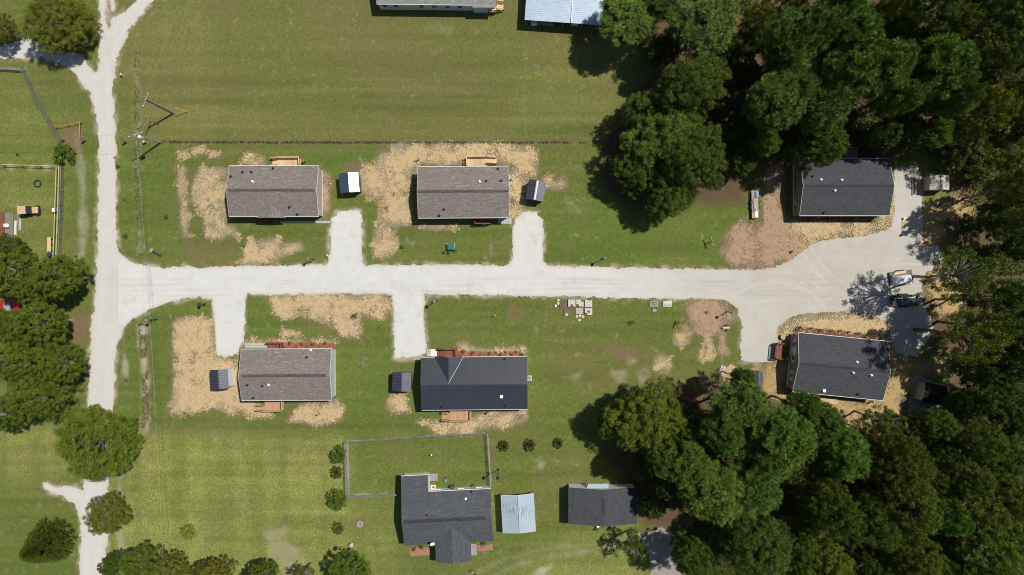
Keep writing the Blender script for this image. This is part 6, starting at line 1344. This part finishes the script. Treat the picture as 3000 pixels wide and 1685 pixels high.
# left edge yard things
bn = empty('wooden_bench', W(143.5, 716, 0.5).xy.to_3d(), math.radians(90), 'long wooden bench on the lawn beside the yellow rails', 'bench'); MB().bx(-1.2, 1.2, -0.3, 0.02, 0.46, 0.5).bx(-1.2, 1.2, 0.04, 0.3, 0.46, 0.5).build('seat', pine_wood, bn)
for x in (-1.0, 0, 1.0): MB().bx(x - 0.04, x + 0.04, -0.38, 0.28, 0.0, 0.46).build('leg', blackm, bn)
tc = empty('trash_can', W(146, 747, 0.5).xy.to_3d(), 0, 'navy trash can at the end of the wooden bench', 'trash can'); nav = M('navy_plastic', (0.03, 0.045, 0.11), 0.45, 0.15); MB().lathe((0, 0, 0), [(0.24, 0), (0.32, 0.8), (0.33, 0.82)], 16).build('body', nav, tc); MB().lathe((0, 0, 0.82), [(0.35, 0), (0.33, 0.06), (0.1, 0.12)], 16).build('lid', nav, tc)
wb = empty('water_barrel', W(162.5, 616, 0.5).xy.to_3d(), 0, 'white and blue barrel beside the yellow rails', 'barrel'); MB().lathe((0, 0, 0), [(0.28, 0), (0.34, 0.3), (0.34, 0.7), (0.28, 0.95)], 18).build('body', M('blue_barrel', (0.10, 0.2, 0.45), 0.4, 0.1), wb); MB().bx(-0.3, 0.22, -0.32, 0.32, 0.955, 1.0).build('cover', white, wb, bevel=0.03)
pb = empty('stacked_panels', W(50, 668), math.radians(88), 'pale long panels stacked on the lawn left of the utility vehicle', 'panels')
MB().bx(-1.7, 1.2, -0.02, 0.35, 0, 0.25).build('long_beam', M('cream_panel', (0.6, 0.56, 0.42), 0.7, 0.1), pb, bevel=0.02); MB().bx(-0.4, 1.6, -0.75, -0.35, 0, 0.15).build('grey_panel', M('grey_green_panel', (0.36, 0.40, 0.36), 0.6, 0.15), pb); MB().bx(0.4, 1.9, -0.3, -0.06, 0, 0.2).build('mesh_panel', steel, pb); MB().bar((-0.2, -0.7, 0.3), (0.9, -0.1, 0.32), 0.06, 0.06).build('red_bar', M('red_paint', (0.6, 0.05, 0.04), 0.5, 0.1), pb)
pc = empty('porch', W(-15, 665, 0.6).xy.to_3d(), 0, 'dark red wooden porch cut by the left edge', 'porch')
crate_boards(pc, 4.6, 2.6, 18, 0.55, red_wood, 0.015, 'y', 'floor_board'); MB().bx(-1.3, 1.3, -2.3, 2.3, 0.0, 0.54).build('porch_base', brown_w, pc); MB().bx(1.3, 2.7, -2.2, 2.4, 0.0, 0.1).build('step', M('dark_gravel_step', (0.2, 0.17, 0.15), 0.9, 0.2), pc)
ch = empty('lawn_chair', W(22, 661, 0.4), 0, 'white lawn chair beside the dark red porch', 'chair'); ch.location.z = 0.1
MB().bx(-0.26, 0.26, -0.25, 0.25, 0.38, 0.42).build('seat', white, ch); MB().bx(-0.32, -0.26, -0.25, 0.25, 0.42, 0.9).build('backrest', white, ch)
for q in (-0.28, 0.28): MB().bx(-0.26, 0.28, q - 0.03, q + 0.03, 0.6, 0.64).build('armrest', white, ch)
for x in (-0.22, 0.22):
    for y in (-0.22, 0.22): MB().bx(x - 0.025, x + 0.025, y - 0.025, y + 0.025, 0, 0.38).build('leg', white, ch)
# flatbed trailer with boards
def trailer(px, py, rz, L, Wd, label, deckm, zz=0.6):
    r = empty('flatbed_trailer', W(px, py, zz).xy.to_3d(), rz, label, 'trailer', 'trailers on the plots')
    crate_boards(r, L, Wd, 6, zz, deckm, 0.015, 'x', 'deck_board')
    fr = MB(); fr.bx(-L / 2, L / 2, -Wd / 2, -Wd / 2 + 0.08, zz - 0.12, zz - 0.005); fr.bx(-L / 2, L / 2, Wd / 2 - 0.08, Wd / 2, zz - 0.12, zz - 0.005); fr.bx(-L / 2, -L / 2 + 0.08, -Wd / 2, Wd / 2, zz - 0.12, zz - 0.004); fr.bx(L / 2 - 0.08, L / 2, -Wd / 2, Wd / 2, zz - 0.12, zz - 0.004); fr.build('frame', blackm, r)
    t_ = MB(); t_.bar((L / 2, -Wd / 2 + 0.1, zz - 0.1), (L / 2 + 1.0, 0, zz - 0.15), 0.08, 0.08); t_.bar((L / 2, Wd / 2 - 0.1, zz - 0.1), (L / 2 + 1.0, 0, zz - 0.15), 0.08, 0.08); t_.build('tongue', blackm, r)
    for x in (-0.5, 0.35):
        for y in (-Wd / 2 - 0.08, Wd / 2 + 0.08): w_ = MB().cyl((x, y - 0.1, 0.3), (x, y + 0.1, 0.3), 0.3, n=14).build('wheel', rubber, r); MB().cyl((x, y - 0.11, 0.3), (x, y + 0.11, 0.3), 0.16, n=10).build('rim', steel, r.children[-1] if False else w_)
    return r
trailer(2212, 599, math.radians(91), 4.6, 1.1, 'grey wooden flatbed trailer on grass left of the upper right house', wood('trailer_boards', (0.36, 0.31, 0.27)))
for i, (a, b, sx, sy, sz, mt, lb) in enumerate(((2217, 570, 0.55, 1.0, 0.25, M('blue_tarp', (0.12, 0.22, 0.36), 0.5, 0.4, 5), 'crumpled blue tarp on the grey flatbed trailer'), (2216, 628, 0.42, 0.95, 0.06, white, 'white sheet at the lower end of the grey flatbed trailer'), (2207, 602, 0.16, 2.6, 0.08, wood('brown_plank', (0.25, 0.14, 0.09)), 'brown planks along the grey flatbed trailer'), (2214, 613, 0.10, 1.1, 0.08, white, 'white pipe lying on the grey flatbed trailer'))):
    b_ = MB(); b_.box((0, 0, sz / 2), (sx, sy, sz), 0.15 if i == 3 else 0.0); b_.box((0.05, -0.1, sz + 0.02), (sx * 0.6, sy * 0.7, 0.04), 0.2)
    tag(b_.build(('tarp', 'plastic_sheet', 'planks', 'pipe')[i], mt, None, W(a, b, 0.63), bevel=0.02), lb, ('tarp', 'sheet', 'planks', 'pipe')[i])
trailer(2650, 880, 0.0, 4.5, 1.9, 'dark flatbed trailer in tree shade at the right of the turnaround', wood('dark_trailer_boards', (0.05, 0.05, 0.055)))
jack = empty('boom_pole', W(2650, 874, 0.7), 0.03, 'pale boom pole lying on the dark trailer', 'boom'); MB().bar((-1.7, 0, 0.1), (1.5, 0.1, 0.1), 0.16, 0.12).build('shaft', M('pale_blue_steel', (0.5, 0.56, 0.62), 0.4, 0.1), jack); MB().torus((1.65, 0.1, 0.1), 0.14, 0.05, 16, 6).build('ring_end', steel, jack); MB().bar((-1.7, -0.1, 0.12), (-0.6, -0.06, 0.12), 0.06, 0.1).build('brace', steel, jack)
# white tarp covered load with boards
tp = empty('covered_trailer', W(2645, 820, 0.8).xy.to_3d(), 0.12, 'white tarp covered load with boards at the right of the turnaround', 'covered trailer')
vs = []; fs = []; nn = 16; r_ = random.Random(4)
for i in range(nn + 1):
    for j in range(9):
        u = i / nn * 2 - 1; v = j / 8 * 2 - 1; h_ = 1.25 * (1 - abs(u) ** 4) * (1 - abs(v) ** 3.0) + 0.25 + r_.uniform(-0.05, 0.05)
        vs.append((u * 1.75 + r_.uniform(-.03, .03), v * 0.85 + 0.05 * math.sin(5 * u), h_ if max(abs(u), abs(v)) < 1 else 0.15))
fs = [(i * 9 + j, (i + 1) * 9 + j, (i + 1) * 9 + j + 1, i * 9 + j + 1) for i in range(nn) for j in range(8)]
MB().add(vs, fs).build('tarp', M('white_tarp', (0.74, 0.75, 0.78), 0.45, 0.06), tp)
for k in range(4): MB().box((-0.2 + 0.05 * k, 1.05 + 0.13 * k, 0.5 + 0.02 * k), (2.2 - 0.1 * k, 0.12, 0.05), 0.06).build('board', pine_wood, tp)
MB().bx(-1.9, 1.9, -0.7, 1.5, 0.3, 0.42).build('bed_frame', blackm, tp)
for x in (-0.4, 0.4):
    for y in (-0.8, 1.55): MB().cyl((x, y - 0.1, 0.3), (x, y + 0.1, 0.3), 0.3, n=14).build('wheel', rubber, tp)
lu = empty('lumber_stack', W(2649, 655), 0.0, 'loose tan boards on the gravel below the white bucket', 'lumber')
for k in range(7): MB().box((-0.42 + 0.14 * k, random.uniform(-0.08, 0.08), 0.04), (0.09, 1.0, 0.06), random.uniform(-0.08, 0.08)).build('board', pine_wood, lu)
lu = empty('lumber_stack', W(2428, 1174, 0.2), -0.1, 'stack of new boards below the lower left corner of the lower right house', 'lumber')
for k in range(6): MB().box((random.uniform(-0.1, 0.1), -0.4 + 0.16 * k, 0.06), (2.9, 0.13, 0.08), random.uniform(-0.02, 0.02)).build('board', pine_wood, lu)
lu = empty('lumber_stack', W(2475, 1245), 0.0, 'pale boards half hidden by pines below the lower right house', 'lumber')
for k in range(4): MB().box((random.uniform(-0.05, 0.05), -0.25 + 0.15 * k, 0.06), (2.4, 0.12, 0.08)).build('board', pine_wood, lu)
lu = empty('timber_stack', W(2680, 545), 0.0, 'long timbers leaning beside the pale tan shed', 'timber')
for k in range(5): MB().box((-0.5 + 0.24 * k, 0, 0.08), (0.1, 3.2 - 0.2 * k, 0.12), random.uniform(-0.03, 0.03)).build('beam', (grey_wood, M('green_beam', (0.07, 0.10, 0.05), .8), brown_w, cedar_wood, grey_wood)[k], lu)
# small cart
sc = empty('hand_trailer', W(2126, 960), 0.05, 'small metal cart trailer at the edge of the brown straw corner', 'cart')
MB().bx(-0.55, 0.55, -0.12, 0.12, 0.45, 0.52).build('beam', M('pale_steel', (0.5, 0.48, 0.44), 0.5, 0.15), sc); b = MB(); b.bar((0.1, -0.38, 0.4), (0.1, 0.38, 0.4), 0.06, 0.06); b.build('axle', blackm, sc); b = MB(); b.bar((-0.5, 0, 0.45), (-0.8, 0.3, 0.45), 0.05, 0.05); b.bar((-0.5, 0, 0.45), (-0.8, -0.3, 0.45), 0.05, 0.05); b.build('fork', blackm, sc)
for y in (-0.42, 0.42): MB().cyl((0.1, y - 0.06, 0.24), (0.1, y + 0.06, 0.24), 0.24, n=14).build('wheel', rubber, sc)
ld = empty('ladder', W(2115, 1083), math.radians(68), 'white short ladder frame beside the dead pine', 'ladder')
for q in (-0.25, 0.25): MB().bx(-0.75, 0.75, q - 0.04, q + 0.04, 0.05, 0.12).build('side_rail', white, ld)
for x in np.linspace(-0.65, 0.65, 5): MB().bx(x - 0.03, x + 0.03, -0.21, 0.21, 0.06, 0.11).build('rung', white, ld)
wh = empty('cable_spool', W(2291, 987), 0.2, 'wooden spool beside the straw bed of the lower right house', 'spool'); MB().cyl((0, 0, 0), (0, 0, 0.08), 0.45, n=20).build('lower_disc', cedar_wood, wh); MB().cyl((0, 0, 0.08), (0, 0, 0.6), 0.2, n=14).build('drum', cedar_wood, wh); MB().cyl((0, 0, 0.6), (0, 0, 0.68), 0.45, n=20).build('upper_disc', cedar_wood, wh)
bt = empty('plastic_tub', W(2311, 1053, 0.5), 0.4, 'bright blue tub against the wall of the lower right house', 'tub'); bt.location.z = 0
MB().lathe((0, 0, 0), [(0.25, 0), (0.35, 0.45), (0.37, 0.47)], 14).build('body', blue, bt); MB().torus((0, 0, 0.47), 0.36, 0.02, 16, 6).build('rim', blue, bt)
# bottom house yard
pit = empty('fire_pit', W(1055, 1535), 0, 'round stone ringed pit on bare soil left of the bottom house', 'fire pit')
blk = MB().bx(-0.13, 0.13, -0.09, 0.09, 0, 0.25).mesh('stone'); blk.materials.append(M('pit_stone', (0.42, 0.38, 0.34), 0.9, 0.2))
for k in range(12): a = k * math.pi / 6; link('stone', blk, None, pit, (0.42 * math.cos(a), 0.42 * math.sin(a), 0), a + math.pi / 2)
MB().cyl((0, 0, 0), (0, 0, 0.05), 0.34, n=14).build('ash_bed', M('ash', (0.2, 0.19, 0.18), 0.95, 0.3), pit)
def goose(px, py, label, rz):
    e = empty('garden_statue', W(px, py), rz, label, 'statue', 'white garden statues')
    MB().lathe((0, 0, 0), [(0.18, 0), (0.2, 0.1), (0.1, 0.16), (0.09, 0.5), (0.3, 0.6), (0.34, 0.68), (0.26, 0.66), (0.05, 0.62)], 14).build('basin', conc, e); MB().lathe((0.05, 0, 0.62), [(0.1, 0), (0.14, 0.1), (0.08, 0.22), (0.06, 0.34), (0.08, 0.4), (0.02, 0.46)], 10).build('figure', white, e)
goose(1032, 1594, 'upper of two pale birdbath statues left of the bottom house', 0.3); goose(1028, 1613, 'lower of two pale birdbath statues left of the bottom house', 1.0)
tb = empty('patio_table', W(1270, 1425), 0, 'pale square fire table behind the bottom house', 'table'); MB().bx(-0.45, 0.45, -0.4, 0.4, 0.5, 0.58).build('table_top', M('cream_top', (0.62, 0.57, 0.5), 0.6, 0.1), tb, bevel=0.05); MB().cyl((0.05, 0, 0.581), (0.05, 0, 0.62), 0.2, n=14).build('burner', M('rust', (0.2, 0.09, 0.05), 0.8, 0.3), tb); MB().bx(-0.35, 0.35, -0.3, 0.3, 0, 0.5).build('base', grey_wood, tb)
gr = empty('barbecue_grill', W(1325, 1424), 0.1, 'dark covered grill against the white rear wall of the bottom house', 'grill'); MB().bx(-0.38, 0.38, -0.3, 0.3, 0.1, 0.9).build('cabinet', M('brown_cover', (0.08, 0.06, 0.05), 0.8, 0.2), gr, bevel=0.08); MB().lathe((0, 0, 0.88), [(0.36, 0), (0.3, 0.15), (0.1, 0.22)], 14).build('lid', M('brown_cover', (0.08, 0.06, 0.05), 0.8, 0.2), gr)
bk = empty('patio_chair', W(1308, 1404), 0.6, 'grey patio chair on the lawn behind the bottom house', 'chair'); MB().bx(-0.3, 0.3, -0.3, 0.3, 0.38, 0.44).build('seat', steel, bk); MB().bx(0.26, 0.32, -0.3, 0.3, 0.44, 1.0).build('backrest', steel, bk)
for x in (-0.25, 0.25):
    for y in (-0.25, 0.25): MB().cyl((x, y, 0), (x, y, 0.38), 0.025, n=6).build('leg', blackm, bk)
bc = empty('bicycle_wheel_stand', W(1387, 1423), 0.0, 'dark hose reel against the rear wall of the bottom house', 'hose reel'); bc.name = 'hose_reel'; MB().torus((0, 0, 0.4), 0.28, 0.06, 20, 7).build('hose', rubber, bc); MB().cyl((0, 0, 0), (0, 0, 0.5), 0.1, n=10).build('drum', steel, bc)
